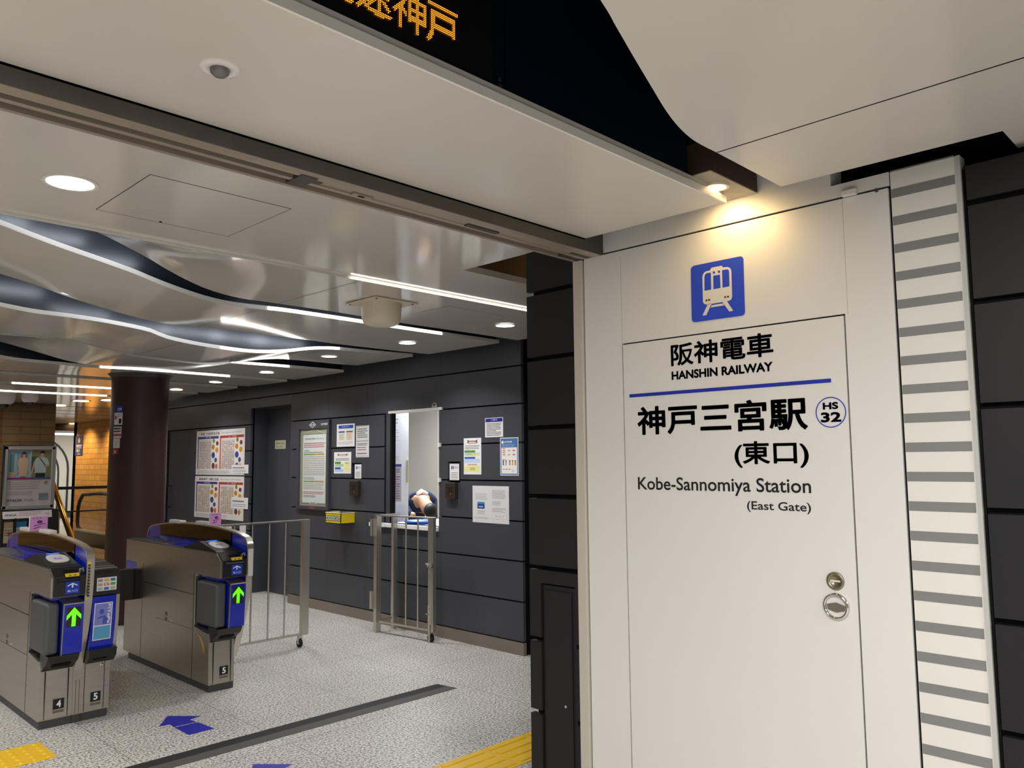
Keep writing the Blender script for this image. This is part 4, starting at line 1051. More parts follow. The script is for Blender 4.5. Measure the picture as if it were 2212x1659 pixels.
    for k in range(40):
        th = 2*pi*k/40; e = 2/2.6; cc, ss = cos(th), sin(th)
        pts.append(cen+Vector((1, 0, 0))*.060*math.copysign(abs(cc)**e, cc)+d*.088*math.copysign(abs(ss)**e, ss)+nrm*.0005)
    mb.prism(pts, nrm*.004, M['plastic_white']); pad = mb.build('reader_pad', t)
    mb = MB(); pp = Panel(mb, cen+nrm*.005-Vector((.022, 0, 0))+d*.022, (.044, 0, 0), -d*.034, nrm); pp.rect(0, 0, 1, 1, '#8f8ce0'); pp.rect(.2, .25, .8, .75, '#c7c6f2', .0009); mb.build('reader_mark', t)
    mb = MB(); pp = Panel(mb, a+d*.012+nrm*.001-Vector((.035, 0, 0)), (.075, 0, 0), d*.018, nrm); pp.rect(0, 0, 1, 1, emit('reader_blue_light', '#2f6cff', 1.2), .0008); mb.build('status_light', t)
    # blue ledge along the fin
    pts = [Vector((xr, 5.95, .976)), Vector((xr, 6.95, .976))]+[Vector((xr-.075*sin(pi*k/14), 6.95-1.0*k/14, .976)) for k in range(1, 14)]
    mb = MB(); mb.prism(pts, (0, 0, .028), M['blue']); part(mb.build('sensor_ledge', t), 'curved blue ledge'); 
    # folded flap, blue recess, display
    mb = MB(); mb.box(X+.055, xr-.004, 5.56, 5.82, .43, .80, M['blue']); mb.box(X+.03, xr-.01, 5.50, 5.82, .775, .80, M['blue']); mb.build('recess', t)
    mb = MB(); mb.box(X-.014, X+.066, 5.455, 5.765, .455, .762, M['padgrey']); part(mb.build('folded_flap', t, bevel=.022, bseg=4), 'grey padded flap folded into the side')
    mb = MB(); mb.box(X+.004, X+.05, 5.775, 5.80, .44, .775, M['black']); mb.box(X+.0, X+.012, 5.805, 5.815, .43, .80, M['chrome']); mb.build('flap_hinge', t)
    mb = MB(); mb.prism([(X+.075, y, z) for y, z in ((5.43, .455), (5.56, .455), (5.56, .795), (5.415, .755), (5.412, .72))], (xr-X-.077, 0, 0), M['blue'])
    mb.prism([(X+.072, y, z) for y, z in ((5.428, .450), (5.445, .450), (5.43, .72), (5.43, .757), (5.409, .757), (5.409, .72))], (.004, 0, 0), M['steel_h'])
    mb.prism([(X+.072, y, z) for y, z in ((5.409, .752), (5.56, .79), (5.56, .797), (5.405, .759))], (xr-X-.074, 0, 0), M['steel_h']); mb.build('display_housing', t)
    def face(z): return 5.412+(5.43-5.412)*max(0, (.72-z))/(.72-.455)
    mb = MB(); f = .0012
    def fz(u, z, l=f): return Vector((X+.079+u*(xr-X-.085), face(z)-l, z))
    mb.add([fz(.12, .615), fz(.90, .615), fz(.90, .735), fz(.12, .735)], [(0, 1, 2, 3)], mat('display_dark', '#2a2520', .3)); mb.build('display', t)
    mb = MB(); ar = [(.51, .733), (.90, .685), (.90, .658), (.62, .690), (.62, .618), (.40, .618), (.40, .690), (.12, .658), (.12, .685)]
    mb.poly([fz(.12+.78*(u-.12)/.78, z, .002) for u, z in ar], M['green']); part(mb.build('arrow_light', t), 'lit green arrow pointing up')
    # black receipt tray
    mb = MB(); mb.prism([(X+.008, y, z) for y, z in ((5.565, .345), (5.545, .36), (5.47, .405), (5.44, .45), (5.60, .45), (5.60, .36))], (W_-.014, 0, 0), M['black']); mb.prism([(X+.05, y, z) for y, z in ((5.527, .368), (5.49, .391), (5.488, .389), (5.525, .366))], (.10, 0, 0), M['groove']); part(mb.build('return_tray', t), 'black return tray')
    # number plate
    mb = MB(); pp = Panel(mb, (X+.082, 5.5645, .105), (.062, 0, 0), (0, 0, .060), (0, -1, 0)); pp.rect(0, 0, 1, 1, '#1e1e1f'); pp.text(num, .30, .16, .72, .86, '#e8e8e6', .03, .0009); pp.rect(0, -.36, 1, -.14, '#57524c'); pp.rect(.03, -.30, .97, -.18, '#6e6962', .0009); part(mb.build('number_plate', t), 'black plate with the white number '+num)
    flank(t, xr+.002, xr+.047, sticker)
    # blue inset at the rear end
    mb = MB(); mb.box(X-.001, X+.02, 6.93, 7.15, .71, .795, M['bluelit']); mb.build('rear_inset', t)
    # screw squares
    mb = MB()
    for z in (.40, .44): mb.box(X-.001, X, 6.29, 6.33, z, z+.028, mat('plate_dim', '#6b645c', .4, metal=.6))
    mb.build('vent_plate', t); mb = MB(); mb.cyl((X, 6.20, .415), (-1, 0, 0), .007, .006, M['chrome'], 14); mb.build('key_lock', t)
def sensors(t, xa, xb, spots):
    for a, b in spots:
        za = 1.127 if a < 6.5 else 1.116
        mb = MB(); mb.box(xa-.004, xb+.004, a, b, za-.004, za+.024, M['plastic_white']); part(mb.build('sensor_block', t, bevel=.008, bseg=3), 'white sensor block')
XA = 1.547
t = thing('ticket_gate', 'double ticket gate at the left edge, numbered 4 and 5', 'ticket gate', (XA+.2, 6.3, 0), 'ticket gates')
GATE1 = t
reader_half(t, XA, '4', 'yellow'); sensors(t, XA+.192, XA+.237, ((6.66, 6.90), (6.18, 6.42)))
# plain half turned to lane 5
xa, xb = XA+.243, XA+.405
mb = MB(); mb.box(xa, xb-.006, 5.57, 7.06, 0, .05, mat('plinth_dark', '#3d3d3e', .5)); mb.build('plinth', t)
mb = MB(); mb.box(xa-.004, xb, 5.565, 7.16, .05, .785, M['steel']); mb.build('body', t)
mb = MB(); 
for u in (.012, .128): mb.box(xa+u, xa+u+.003, 5.5635, 5.566, .055, .42, M['groove'])
mb.build('front_seam', t)
mb = MB(); mb.prism([(xa, y, z) for y, z in ((5.44, .782), (7.16, .782), (7.16, .968), (5.75, .968), (5.60, .952), (5.47, .935), (5.44, .915))], (xb-xa, 0, 0), M['black']); part(mb.build('head', t), 'black head box')
mb = MB()
for y, z in ((5.50, .940), (5.55, .946), (5.70, .963)):
    mb = MB(); mb.box(xa+.004, xb-.002, y, y+.012, z-.01, z+.004, M['steel_h']); mb.build('top_ridge', t)
mb = MB(); mb.box(XA+.19, xa-.004, 5.566, 7.10, 0, .05, mat('plinth_dark', '#3d3d3e', .5)); mb.box(XA+.1905, xa-.0045, 5.564, 7.16, .05, .79, M['steel'])
for u in (.016, .036): mb.box(XA+.19+u, XA+.192+u, 5.5632, 5.566, .055, .26, M['groove'])
part(mb.build('middle_post', t), 'steel strip between the two halves')
mb = MB(); pp = Panel(mb, (xa+.022, 5.4392, .808), (.118, 0, 0), (0, 0, .082), (0, -1, 0)); pp.rect(0, 0, 1, 1, '#dad7d0', .0003)
cols = ['#8f8f8f', '#c7b45a', '#2a6fb4', '#b49a98', '#b5343a', '#5f9a4a', '#8fb0bf', '#2f6fc0', '#b0a89c']
for k in range(9): pp.rect(.05+(k % 3)*.32, .70-(k//3)*.32, .29+(k % 3)*.32, .90-(k//3)*.32, cols[k], .0007)
pp.text('IC', .42, .40, .58, .56, '#f0e8e4', .03, .0011)
part(mb.build('card_sticker', t), 'white sticker with small coloured card marks')
mb = MB(); mb.prism([(xa, y, z) for y, z in ((5.44, .775), (5.60, .775), (5.60, .43), (5.475, .45), (5.445, .62))], (xb-xa-.02, 0, 0), M['blue']); part(mb.build('front_panel', t), 'blue front panel')
mb = MB(); mb.prism([(xb-.02, y, z) for y, z in ((5.438, .777), (5.60, .777), (5.60, .43), (5.473, .45), (5.443, .62))], (.02, 0, 0), M['steel_h']); mb.build('edge_band', t)
mb = MB(); pp = Panel(mb, (xa+.012, 5.4465, .505), (.108, 0, 0), (0, .0, .232), (0, -1, 0)); pp.o = Vector((xa+.012, 5.463, .505)); pp.V = Vector((0, -.0225, .232))
pp.N = Vector((0, -.232, -.0225)).normalized(); 
def pps(l): return l
pp.rect(0, 0, 1, 1, '#d9dbe6', .008); pp.rect(.05, .40, .95, .975, '#7d84c8', .0085); pp.rect(.05, .025, .95, .37, '#5a9cc4', .0085); pp.disc(.42, .76, .13, .07, '#4a55b0', .009); pp.poly([(.18, .60), (.50, .66), (.50, .42), (.78, .42), (.78, .55), (.55, .68), (.5, .60), (.18, .57)], '#4a55b0', .009)
vs, fs, asp = glyphs('PiTaPa', .012)
mb.add([pp.P(.74+.16*y, .95-.52*x, .0093) for x, y in vs], fs, ink('#eef0f8'))
part(mb.build('card_poster', t), 'pale blue and purple card poster reading PiTaPa')
mb = MB(); mb.prism([(xa-.002, y, z) for y, z in ((5.50, .36), (5.455, .40), (5.445, .45), (5.60, .45), (5.60, .36))], (xb-xa, 0, 0), M['black']); mb.box(xa+.025, xa+.105, 5.462, 5.47, .385, .41, M['groove']); part(mb.build('return_tray', t), 'black return tray')
mb = MB(); pp = Panel(mb, (xa+.052, 5.5645, .105), (.060, 0, 0), (0, 0, .060), (0, -1, 0)); pp.rect(0, 0, 1, 1, '#1e1e1f'); pp.text('5', .30, .16, .72, .86, '#e8e8e6', .03, .0009); pp.rect(0, -.36, 1, -.14, '#57524c'); pp.rect(.03, -.30, .97, -.18, '#6e6962', .0009); part(mb.build('number_plate', t), 'black plate with the white number 5')
mb = MB(); mb.lathe((xa+.112, 5.565, .325), (0, -1, 0), [(.012, 0), (.012, .003), (.006, .004), (0, .002)], M['steel_h'], 18); mb.build('key_lock', t)
XB = 2.612
t = thing('ticket_gate', 'single ticket gate numbered 5 beside the steel swing fence', 'ticket gate', (XB+.1, 6.3, 0), 'ticket gates')
GATE2 = t
reader_half(t, XB, '5', 'white'); sensors(t, XB+.192, XB+.237, ((6.55, 6.77), (6.05, 6.27)))
mb = MB(); mb.box(2.30, XB-.035, 6.845, 6.885, .505, .752, M['black']); mb.box(2.30, XB-.035, 6.843, 6.887, .748, .754, M['padgrey']); part(mb.build('lane_flap', t, bevel=.008), 'black flap closed across the lane')
mb = MB(); mb.box(XB-.045, XB, 6.82, 6.91, .51, .745, M['rubber']); mb.build('flap_hinge', t)
mb = MB(); pp = Panel(mb, (XB-.0012, 5.80, .25), (0, -.20, 0), (0, 0, .15), (-1, 0, 0)); pp.poly([(.28, .90), (.55, .78), (.80, .50), (.88, .12), (.78, .05), (.62, .38), (.50, .60), (.34, .74)], mat('old_sticker', '#b08a4a', .5)); part(mb.build('worn_sticker', t), 'torn brown sticker remnant')
# pink mask cards standing on the fins
def mask_card(X, y, h, w, label):
    t = thing('mask_card', label, 'card', (X, y, 1.133), 'pink cards on the ticket gates')
    mb = MB(); mb.box(X-w/2, X+w/2, y-.012, y+.012, 1.133, 1.133+h-.018, M['paper']); pp = Panel(mb, (X-w/2, y-.0122, 1.133), (w, 0, 0), (0, 0, h-.018), (0, -1, 0))
    pp.rect(0, 0, 1, 1, '#df9bd4', .0003); pp.text('マスク', .10, .80, .66, .93, '#6a2f6a', .02, .0008)
    pp.poly([(.2, .36), (.85, .50), (.88, .46), (.24, .30)], '#8a3f8a', .0008); pp.poly([(.2, .16), (.6, .30), (.64, .25), (.24, .10)], '#8a3f8a', .0008); pp.disc(.55, .60, .16, .12, '#5b3a72', .0008)
    mb.build('printed_sheet', t)
mask_card(XA+.215, 6.53, .118, .115, 'pink mask card standing on the left double gate')
mask_card(XB+.215, 5.98, .108, .085, 'pink mask card standing on the single gate in front of the timetables')

# ================================================================== STEEL SWING FENCES
def caster(x, y, t, ztop):
    mb = MB(); mb.cyl((x-.011, y, .036), (1, 0, 0), .036, .022, M['rubber'], 24); mb.cyl((x-.012, y, .036), (1, 0, 0), .014, .024, M['steel_h'], 16); w = mb.build('caster_wheel', t)
    mb = MB(); mb.box(x-.018, x-.014, y-.012, y+.012, .03, .085, M['steel_h']); mb.box(x+.014, x+.018, y-.012, y+.012, .03, .085, M['steel_h']); mb.box(x-.018, x+.018, y-.016, y+.016, .080, ztop, M['steel_h']); mb.build('caster_fork', t)
def leaf(a, b, t, bars, wa, wb, ztop=1.10, zb=.10, post_a=True, rail_over=0.0):
    """a framed gate leaf between floor points a and b"""
    a, b = Vector(a), Vector(b); d = (b-a).normalized(); n = Vector((-d.y, d.x, 0)); L = (b-a).length
    def rod(s0, s1, z0, z1, wn, name):
        mb = MB(); p = [a+d*s0-n*wn, a+d*s1-n*wn, a+d*s1+n*wn, a+d*s0+n*wn]
        mb.prism([Vector((q.x, q.y, z0)) for q in p], (0, 0, z1-z0), M['fence']); return mb.build(name, t)
    rod(-rail_over, L+rail_over, ztop-.012, ztop, .022, 'top_rail'); rod(0, L, zb, zb+.016, .012, 'bottom_rail')
    if post_a: rod(0, wa, zb, ztop-.012, .02, 'post')
    rod(L-wb, L, zb, ztop-.012, .02, 'post')
    for s in bars:
        mb = MB(); p = a+d*s; mb.cyl((p.x, p.y, zb+.012), (0, 0, 1), .0075, ztop-.02-zb-.012, M['steel_h'], 12); mb.build('bar', t)
t = thing('swing_gate', 'steel swing fence with a black caster behind the single ticket gate', 'gate', (3.4, 6.34, 0), 'steel swing fences')
leaf((2.93, 6.34, 0), (3.868, 6.34, 0), t, [.078, .236, .397, .555, .71], .04, .068); caster(3.79, 6.335, t, .102)
for x in (3.075, 3.20):
    mb = MB(); mb.box(x, x+.055, 6.315, 6.32, 1.02, 1.085, M['paper']); part(mb.build('paper_tag', t), 'small white paper tag on the fence')
A_ = Vector((4.612, 6.335, 0)); C_ = Vector((4.692, 5.585, 0))
t = thing('swing_gate', 'open steel swing gate below the ticket window with a latch and caster', 'gate', (4.65, 5.95, 0), 'steel swing fences')
leaf(A_+(C_-A_).normalized()*.045, C_, t, [.17, .345, .50], .0, .062, zb=.095, post_a=False, rail_over=.01); cst = C_-(C_-A_).normalized()*.045; caster(cst.x, cst.y, t, .10)
mb = MB(); q = C_-(C_-A_).normalized()*.03
mb.tube([(q.x-.035, q.y+.045, .685), (q.x-.035, q.y-.045, .668)], .009, M['chrome']); mb.tube([(q.x-.035, q.y-.0, .676), (q.x-.04, q.y, .64), (q.x-.035, q.y-.01, .61)], .007, M['chrome']); mb.box(q.x-.032, q.x-.018, q.y-.03, q.y+.035, .655, .695, M['steel_h']); mb.build('latch', t)
mb = MB(); mb.tube([(q.x-.03, q.y+.005, .30), (q.x-.03, q.y+.005, .004)], .008, M['steel_h']); mb.box(q.x-.028, q.x-.016, q.y-.02, q.y+.028, .16, .32, M['steel_h']); mb.box(q.x-.05, q.x-.03, q.y+.0, q.y+.03, .245, .255, M['chrome']); mb.build('drop_bolt', t)
t = thing('fence_panel', 'short fixed steel fence panel between the swing gate and the dark wall', 'fence', (4.74, 6.33, 0))
for x, w in ((4.585, .055), (4.79, .04)):
    mb = MB(); mb.box(x, x+w, 6.31, 6.355, 0, 1.09, M['fence']); mb.build('post', t)
mb = MB(); mb.box(4.575, 4.868, 6.31, 6.355, 1.09, 1.10, M['steel_h']); mb.build('top_rail', t)
mb = MB(); mb.box(4.63, 4.868, 6.325, 6.34, .10, .115, M['steel_h']); mb.build('bottom_rail', t)
for z in (.22, .90):
    mb = MB(); mb.box(4.56, 4.588, 6.335, 6.365, z, z+.16, M['steel']); mb.cyl((4.566, 6.372, z), (0, 0, 1), .012, .16, M['steel_h'], 14); mb.build('hinge', t)

# ================================================================== FLOOR MARKS
def arrow(off, label):
    o = Vector(off); BL = mat('floor_blue', '#2323a6', .45, noise=.15, nscale=30)
    t = thing('floor_arrow', label, 'floor arrow', (2.22+o.x, 5.03+o.y, 0), 'blue floor arrows')
    q = lambda pts: [Vector((x+o.x, y+o.y, .0006)) for x, y in pts]
    mb = MB(); mb.prism(q([(2.208, 5.265), (2.352, 5.108), (2.272, 5.085), (2.285, 5.012), (2.146, 5.022), (2.150, 5.092), (2.086, 5.094)]), (0, 0, .0008), BL); mb.build('arrow_head', t)
    mb = MB(); mb.prism(q([(2.146, 5.008), (2.288, 4.998), (2.303, 4.811), (2.148, 4.809)]), (0, 0, .0008), BL); mb.build('arrow_shaft', t)
arrow((0, 0, 0), 'blue arrow sticker on the floor between the two ticket gates')
arrow((-.022, -1.165, 0), 'blue arrow sticker on the floor at the bottom edge of the view')
# tactile paving
def tactile(x0, x1, y0, y1, kind, label):
    S = .333
    mb = MB(); nx = round((x1-x0)/S); 
    for i in range(nx): mb.box(x0+i*S+.0015, x0+(i+1)*S-.0015, y0+.001, y1-.001, 0, .003, M['gold_yellow'])
    o = tag(mb.build('tactile_paving'), label, 'tactile paving')
    mb = MB()
    if kind == 'bars':
        for i in range(nx):
            for k in range(4):
                yc = y0+(k+.5)*(y1-y0)/4; xa, xb = x0+i*S+.02, x0+(i+1)*S-.02
                mb.prism([(xa, yc-.018, .003), (xa, yc+.018, .003), (xa, yc+.012, .008), (xa, yc-.012, .008)], (xb-xa, 0, 0), M['gold_yellow'])
        b = mb.build('raised_bar', o)
    else:
        for i in range(nx):
            for k in range(5):
                for j in range(5):
                    mb.lathe((x0+i*S+(k+.5)*S/5, y0+(j+.5)*(y1-y0)/5, .003), (0, 0, 1), [(.016, 0), (.011, .005), (0, .0052)], M['gold_yellow'], 12)
        b = mb.build('raised_dots', o)
    b['kind'] = 'stuff'
tactile(2.493, 3.825, 3.045, 3.36, 'bars', 'yellow guide paving with long raised bars at the foot of the dark column')
tactile(.498, 1.497, 4.995, 5.328, 'dots', 'yellow warning paving with raised dots in front of the double gate')
# ================================================================== TICKET OFFICE
mb = MB()
OFW = mat('office_wall_cream', '#c6bdb0', .6); OFB = mat('office_white', '#e9ecf2', .5)
mb.box(6.9, 6.95, 4.72, 9.25, 0, 2.6, OFW); struct(mb.build('wall_office_back'))
mb = MB(); mb.box(5.3, 6.95, 9.2, 9.25, 0, 2.6, OFB); struct(mb.build('wall_office_left'))
mb = MB(); mb.box(4.93, 6.95, 4.72, 4.77, 0, 2.6, OFW); struct(mb.build('wall_office_right'))
mb = MB(); mb.box(4.93, 6.95, 4.72, 9.25, 2.55, 2.6, OFB); struct(mb.build('ceiling.022'))
# frame of the opening
mb = MB(); FR = M['plastic_white']
mb.box(XD-.012, XD+.06, WY0-.008, WY1+.05, WZ1-.004, WZ1+.02, FR); mb.box(XD-.006, XD+.06, WY0-.006, WY0+.012, 1.09, WZ1, FR)
w1 = struct(mb.build('window_1'))
w1['_org'] = (0, 0, 0)
for z in (1.432, 1.757):
    mb = MB(); mb.box(XD-.02, XD+.01, WY0-.03, WY0-.006, z-.02, z+.018, M['paper']); mb.build('bracket', w1)
mb = MB(); mb.box(XD-.012, XD+.02, WY0-.05, WY0-.008, WZ1-.006, WZ1+.02, M['paper']); mb.build('frame_end', w1)
mb = MB(); mb.box(XD+.0, XD+.045, WY1, 6.56, 1.0, WZ1, M['tile']); mb.box(XD-.002, XD+.04, WY1-.002, WY1+.03, 1.0, WZ1, M['groove']); mb.box(XD-.004, XD+.01, 6.555, 6.575, 1.0, WZ1, M['groove']); mb.build('side_panel', w1)
# counter
mb = MB(); mb.box(4.842, 5.55, 5.737, 6.555, .955, .995, M['paper'])
t_c = tag(mb.build('window_counter', bevel=.004), 'white counter ledge in the ticket window opening', 'counter')
mb = MB(); mb.box(4.842, 4.868, 6.555, 6.80, .955, .995, M['paper']); mb.build('ledge_end', t_c)
mb = MB(); mb.lathe((5.02, 6.20, .9951), (0, 0, 1), [(0, 0), (.13, 0), (.16, .03), (.155, .032), (.125, .006), (0, .006)], mat('tray_blue', '#1f63c4', .35), 32); tag(mb.build('coin_tray'), 'round blue coin tray on the white ticket counter', 'tray')
random.seed(3)
PG = 'paper sheets on the ticket counter'
for i, (x, y, a, lb) in enumerate(((5.02, 5.93, .1, 'white paper sheet on the counter, nearest the latch post'), (5.22, 5.86, -.15, 'white paper sheet on the counter, beside the coin tray'), (5.42, 5.98, .25, 'white paper sheet farther back on the counter'))):
    mb = MB(); c_, s_ = cos(a), sin(a); pts = [(x+c_*u-s_*v, y+s_*u+c_*v, .9955+i*.0) for u, v in ((-.1, -.09), (.1, -.09), (.1, .09), (-.1, .09))]
    mb.prism(pts, (0, 0, .004), M['paper']); tag(mb.build('paper_sheet'), lb, 'paper', PG)
# white locker with notices at the left of the office
mb = MB(); mb.box(4.95, 5.43, 6.90, 7.55, .01, 2.54, OFB); lk = tag(mb.build('locker', bevel=.004), 'white locker covered with notices inside the ticket office', 'locker')
mb = MB(); mb.box(5.405, 5.418, 6.888, 6.90, 1.38, 1.62, mat('handle_cream', '#d8d49a', .4)); mb.build('locker_handle', lk)
def locker_note(x0, x1, z0, z1, label, fn, paper='#e4e8f2'):
    mb = MB(); pp = Panel(mb, (x0, 6.898, z0), (x1-x0, 0, 0), (0, 0, z1-z0), (0, -1, 0)); pp.box(.0015, ink(paper)); fn(pp); tag(mb.build('locker_notice'), label, 'notice', 'notices on the white locker')
locker_note(5.06, 5.32, 1.83, 2.14, 'pale notice at the top of the locker with coloured letters', lambda p: (p.lines(.1, .55, .9, .8, 2, '#c5b8b0', .5, l=.0005), p.lines(.1, .1, .9, .4, 4, '#b8c2d8', .3, l=.0005)))
locker_note(5.06, 5.32, 1.60, 1.81, 'notice with a yellow patch on the locker', lambda p: (p.disc(.45, .62, .22, .22, '#ecd92a', .0005), p.lines(.2, .1, .9, .3, 2, '#b4c0d8', .3, l=.0005)))
locker_note(5.04, 5.33, 1.18, 1.58, 'notice with rows of brown print on the locker', lambda p: (p.rect(.0, .93, 1, .99, '#2c3f9c', .0005), p.lines(.05, .05, .95, .88, 13, '#7f6f74', .5, .2, l=.0005)), '#b9b2bd')
locker_note(5.03, 5.37, .80, 1.15, 'large pale notice low on the locker', lambda p: p.lines(.08, .1, .9, .8, 8, '#c3cbe0', .2, l=.0005), '#dde2f2')

# clerk bending over behind the counter
def skin_body(name, chain, edges, radii, m, parent, sub=2):
    me = bpy.data.meshes.new(name); me.from_pydata(chain, edges, []); o = bpy.data.objects.new(name, me); COL.objects.link(o)
    me.materials.append(m)
    md = o.modifiers.new('skin', 'SKIN'); md.use_smooth_shade = True
    for i, r in enumerate(radii):
        sv = me.skin_vertices[0].data[i]; sv.radius = (r, r) if not isinstance(r, tuple) else r; sv.use_root = (i == 0)
    s = o.modifiers.new('sub', 'SUBSURF'); s.levels = sub; s.render_levels = sub
    o.parent = parent; return o
px_, py_ = 5.80, 7.34
t = thing('person', 'person in a navy jacket bending forward behind the ticket counter', 'person', (px_, py_, 0))
SK = mat('skin', '#c99b7e', .5); NV = mat('navy_cloth', '#1c2a4a', .8, noise=.15, nscale=30); HR = mat('black_hair', '#141215', .5)
# local coordinates, x along -y (towards the right of the picture)
def L_(u, v, z): return (v, -u, z)
chain = [L_(-.06, .05, .92), L_(-.02, .05, 1.02), L_(.06, .03, 1.13), L_(.17, .0, 1.20), L_(.27, -.02, 1.17), L_(.345, -.03, 1.10), L_(.37, -.03, 1.04),   # pelvis, spine, neck, head
         L_(.12, .20, 1.15), L_(.20, .22, 1.00), L_(.28, .05, 1.00), L_(.12, -.19, 1.13), L_(.21, -.20, 1.02), L_(.30, -.16, 1.01),
         L_(-.08, .16, .86), L_(-.07, .16, .46), L_(-.08, .16, .06), L_(-.08, -.06, .86), L_(-.07, -.06, .46), L_(-.08, -.06, .06), L_(0.02, .16, .03), L_(.02, -.06, .03)]
edges = [(0, 1), (1, 2), (2, 3), (3, 4), (4, 5), (5, 6), (3, 7), (7, 8), (8, 9), (3, 10), (10, 11), (11, 12), (0, 13), (13, 14), (14, 15), (0, 16), (16, 17), (17, 18), (15, 19), (18, 20)]
radii = [.13, .125, .13, .11, .055, .085, .07, .06, .045, .028, .06, .045, .028, .085, .06, .045, .085, .06, .045, .04, .04]
skin_body('body', chain, edges, radii, SK, t)
chain = [L_(-.07, .05, .80), L_(-.04, .05, .98), L_(.05, .03, 1.125), L_(.17, .0, 1.195), L_(.215, -.01, 1.19), L_(.12, .21, 1.15), L_(.20, .23, 1.00), L_(.25, .09, 1.0), L_(.12, -.20, 1.13), L_(.20, -.21, 1.02), L_(.27, -.18, 1.01)]
edges = [(0, 1), (1, 2), (2, 3), (3, 4), (3, 5), (5, 6), (6, 7), (3, 8), (8, 9), (9, 10)]
part(skin_body('jacket', chain, edges, [.17, .155, .16, .135, .075, .085, .07, .05, .085, .07, .05], NV, t), 'navy jacket')
mb = MB(); mb.tube([L_(.245, -.09, 1.24), L_(.225, -.02, 1.265), L_(.235, .06, 1.235)], [.02, .03, .02], M['paper'], 10)
for i, p in enumerate(mb.v): mb.v[i] = p+t.location
part(mb.build('collar', t), 'white shirt collar')
mb = MB(); q = Vector(L_(.405, -.03, 1.060))+t.location; mb.ellipsoid(q, .086, .062, .082, HR)
part(mb.build('hair', t), 'short black hair')
mb = MB()
hx = Vector(L_(.335, -.03, 1.10))+t.location
for s in (-1, 1): mb.ellipsoid(hx+Vector((s*.088, 0.0, .0)), .012, .022, .03, SK, 12, 8)
mb.build('ear', t) if False else None

# ================================================================== MAROON COLUMN
PC = Vector((3.257, 8.71, 0)); PR = .279
mb = MB(); mb.cyl((PC.x, PC.y, 0), (0, 0, 1), PR, 2.56, M['maroon'], 64, cap=False)
col_o = struct(mb.build('wall_round_column'))
mb = MB(); mb.lathe((PC.x, PC.y, 2.50), (0, 0, 1), [(PR+.001, 0), (PR+.02, .03), (PR+.055, .055), (PR+.055, .06), (PR, .062)], mat('collar_dark', '#2e2422', .4), 64); struct(mb.build('trim_22'))
def pillar_sheet(px0, px1, py0, py1, label, fn, paper, PXR=None):
    # curved sheet hugging the column
    R_ = PR+.004
    base = atan2(-PC.y, -PC.x)                       # towards the camera
    def ang(px):                                     # angle on the column seen at this pixel column
        d = ray(px, 930); d = Vector((d.x, d.y, 0)).normalized(); c = Vector((PC.x, PC.y, 0)); 
        k = c.y*d.x-c.x*d.y
        s = max(-.995, min(.995, k/R_)); return s
    s0, s1 = ang(px0), ang(px1)
    dist = sqrt(PC.x**2+PC.y**2)
    a0 = base-math.asin(s0)*-1 if False else base+math.asin(s0); a1 = base+math.asin(s1)
    z = lambda py: EYE+(EYEV+ray(px1, py)*1.0-EYEV).z/Vector(ray(px1, py)[:2]).length*(dist-R_*.6)
    z0, z1 = z(py1), z(py0)
    mb = MB()
    class CP(Panel):
        def P(s, u, v, l=None):
            a = a0+(a1-a0)*u; r = R_+(.0006 if l is None else l); return Vector((PC.x+r*cos(a), PC.y+r*sin(a), z0+(z1-z0)*v))
    p = CP(mb, (0, 0, 0), (1, 0, 0), (0, 0, 1), (0, 1, 0))
    def g(u0, v0, u1, v1, m, l=None):
        m = ink(m) if isinstance(m, str) else m
        for k in range(6):
            ua, ub = u0+(u1-u0)*k/6, u0+(u1-u0)*(k+1)/6; mb.add([p.P(ua, v0, l), p.P(ub, v0, l), p.P(ub, v1, l), p.P(ua, v1, l)], [(0, 1, 2, 3)], m)
    g(0, 0, 1, 1, paper, 0); g(0, 0, 1, 1, paper, -.004); fn(p, g)
    tag(mb.build('column_notice'), label, 'notice', 'notices on the maroon column')
pillar_sheet(250.5, 264.5, 877, 892, 'blue strip with white letters at the top of the column notices', lambda p, g: p.text('ご注意', .15, .3, .85, .7, '#dfe2f5', .02, .0012), '#2b3aa0')
pillar_sheet(247, 264, 892, 918, 'white notice with a dark picture, upper one on the column', lambda p, g: (g(.1, .45, .35, .75, '#b0485a', .001), g(.62, .1, .92, .5, '#2a2226', .001), p.lines(.4, .6, .9, .9, 3, '#8a8a90', .4, l=.001)), '#dcdadc')
pillar_sheet(246.5, 263, 922, 946, 'white notice with black letters over a red band on the column', lambda p, g: (g(0, .14, 1, .36, '#c04a50', .001), p.lines(.05, .45, .95, .95, 2, '#3c3c44', .6, .1, l=.001)), '#dddbd8')
pillar_sheet(246.5, 260.5, 947, 968, 'plain pale notice, third on the column', lambda p, g: p.lines(.2, .3, .8, .7, 3, '#b89aa0', .3, l=.001), '#cfc9c6')
pillar_sheet(246, 258, 968.5, 982, 'small dark red notice, lowest on the column', lambda p, g: g(.3, .2, .6, .7, '#d8b0b4', .001), '#8f3a44')

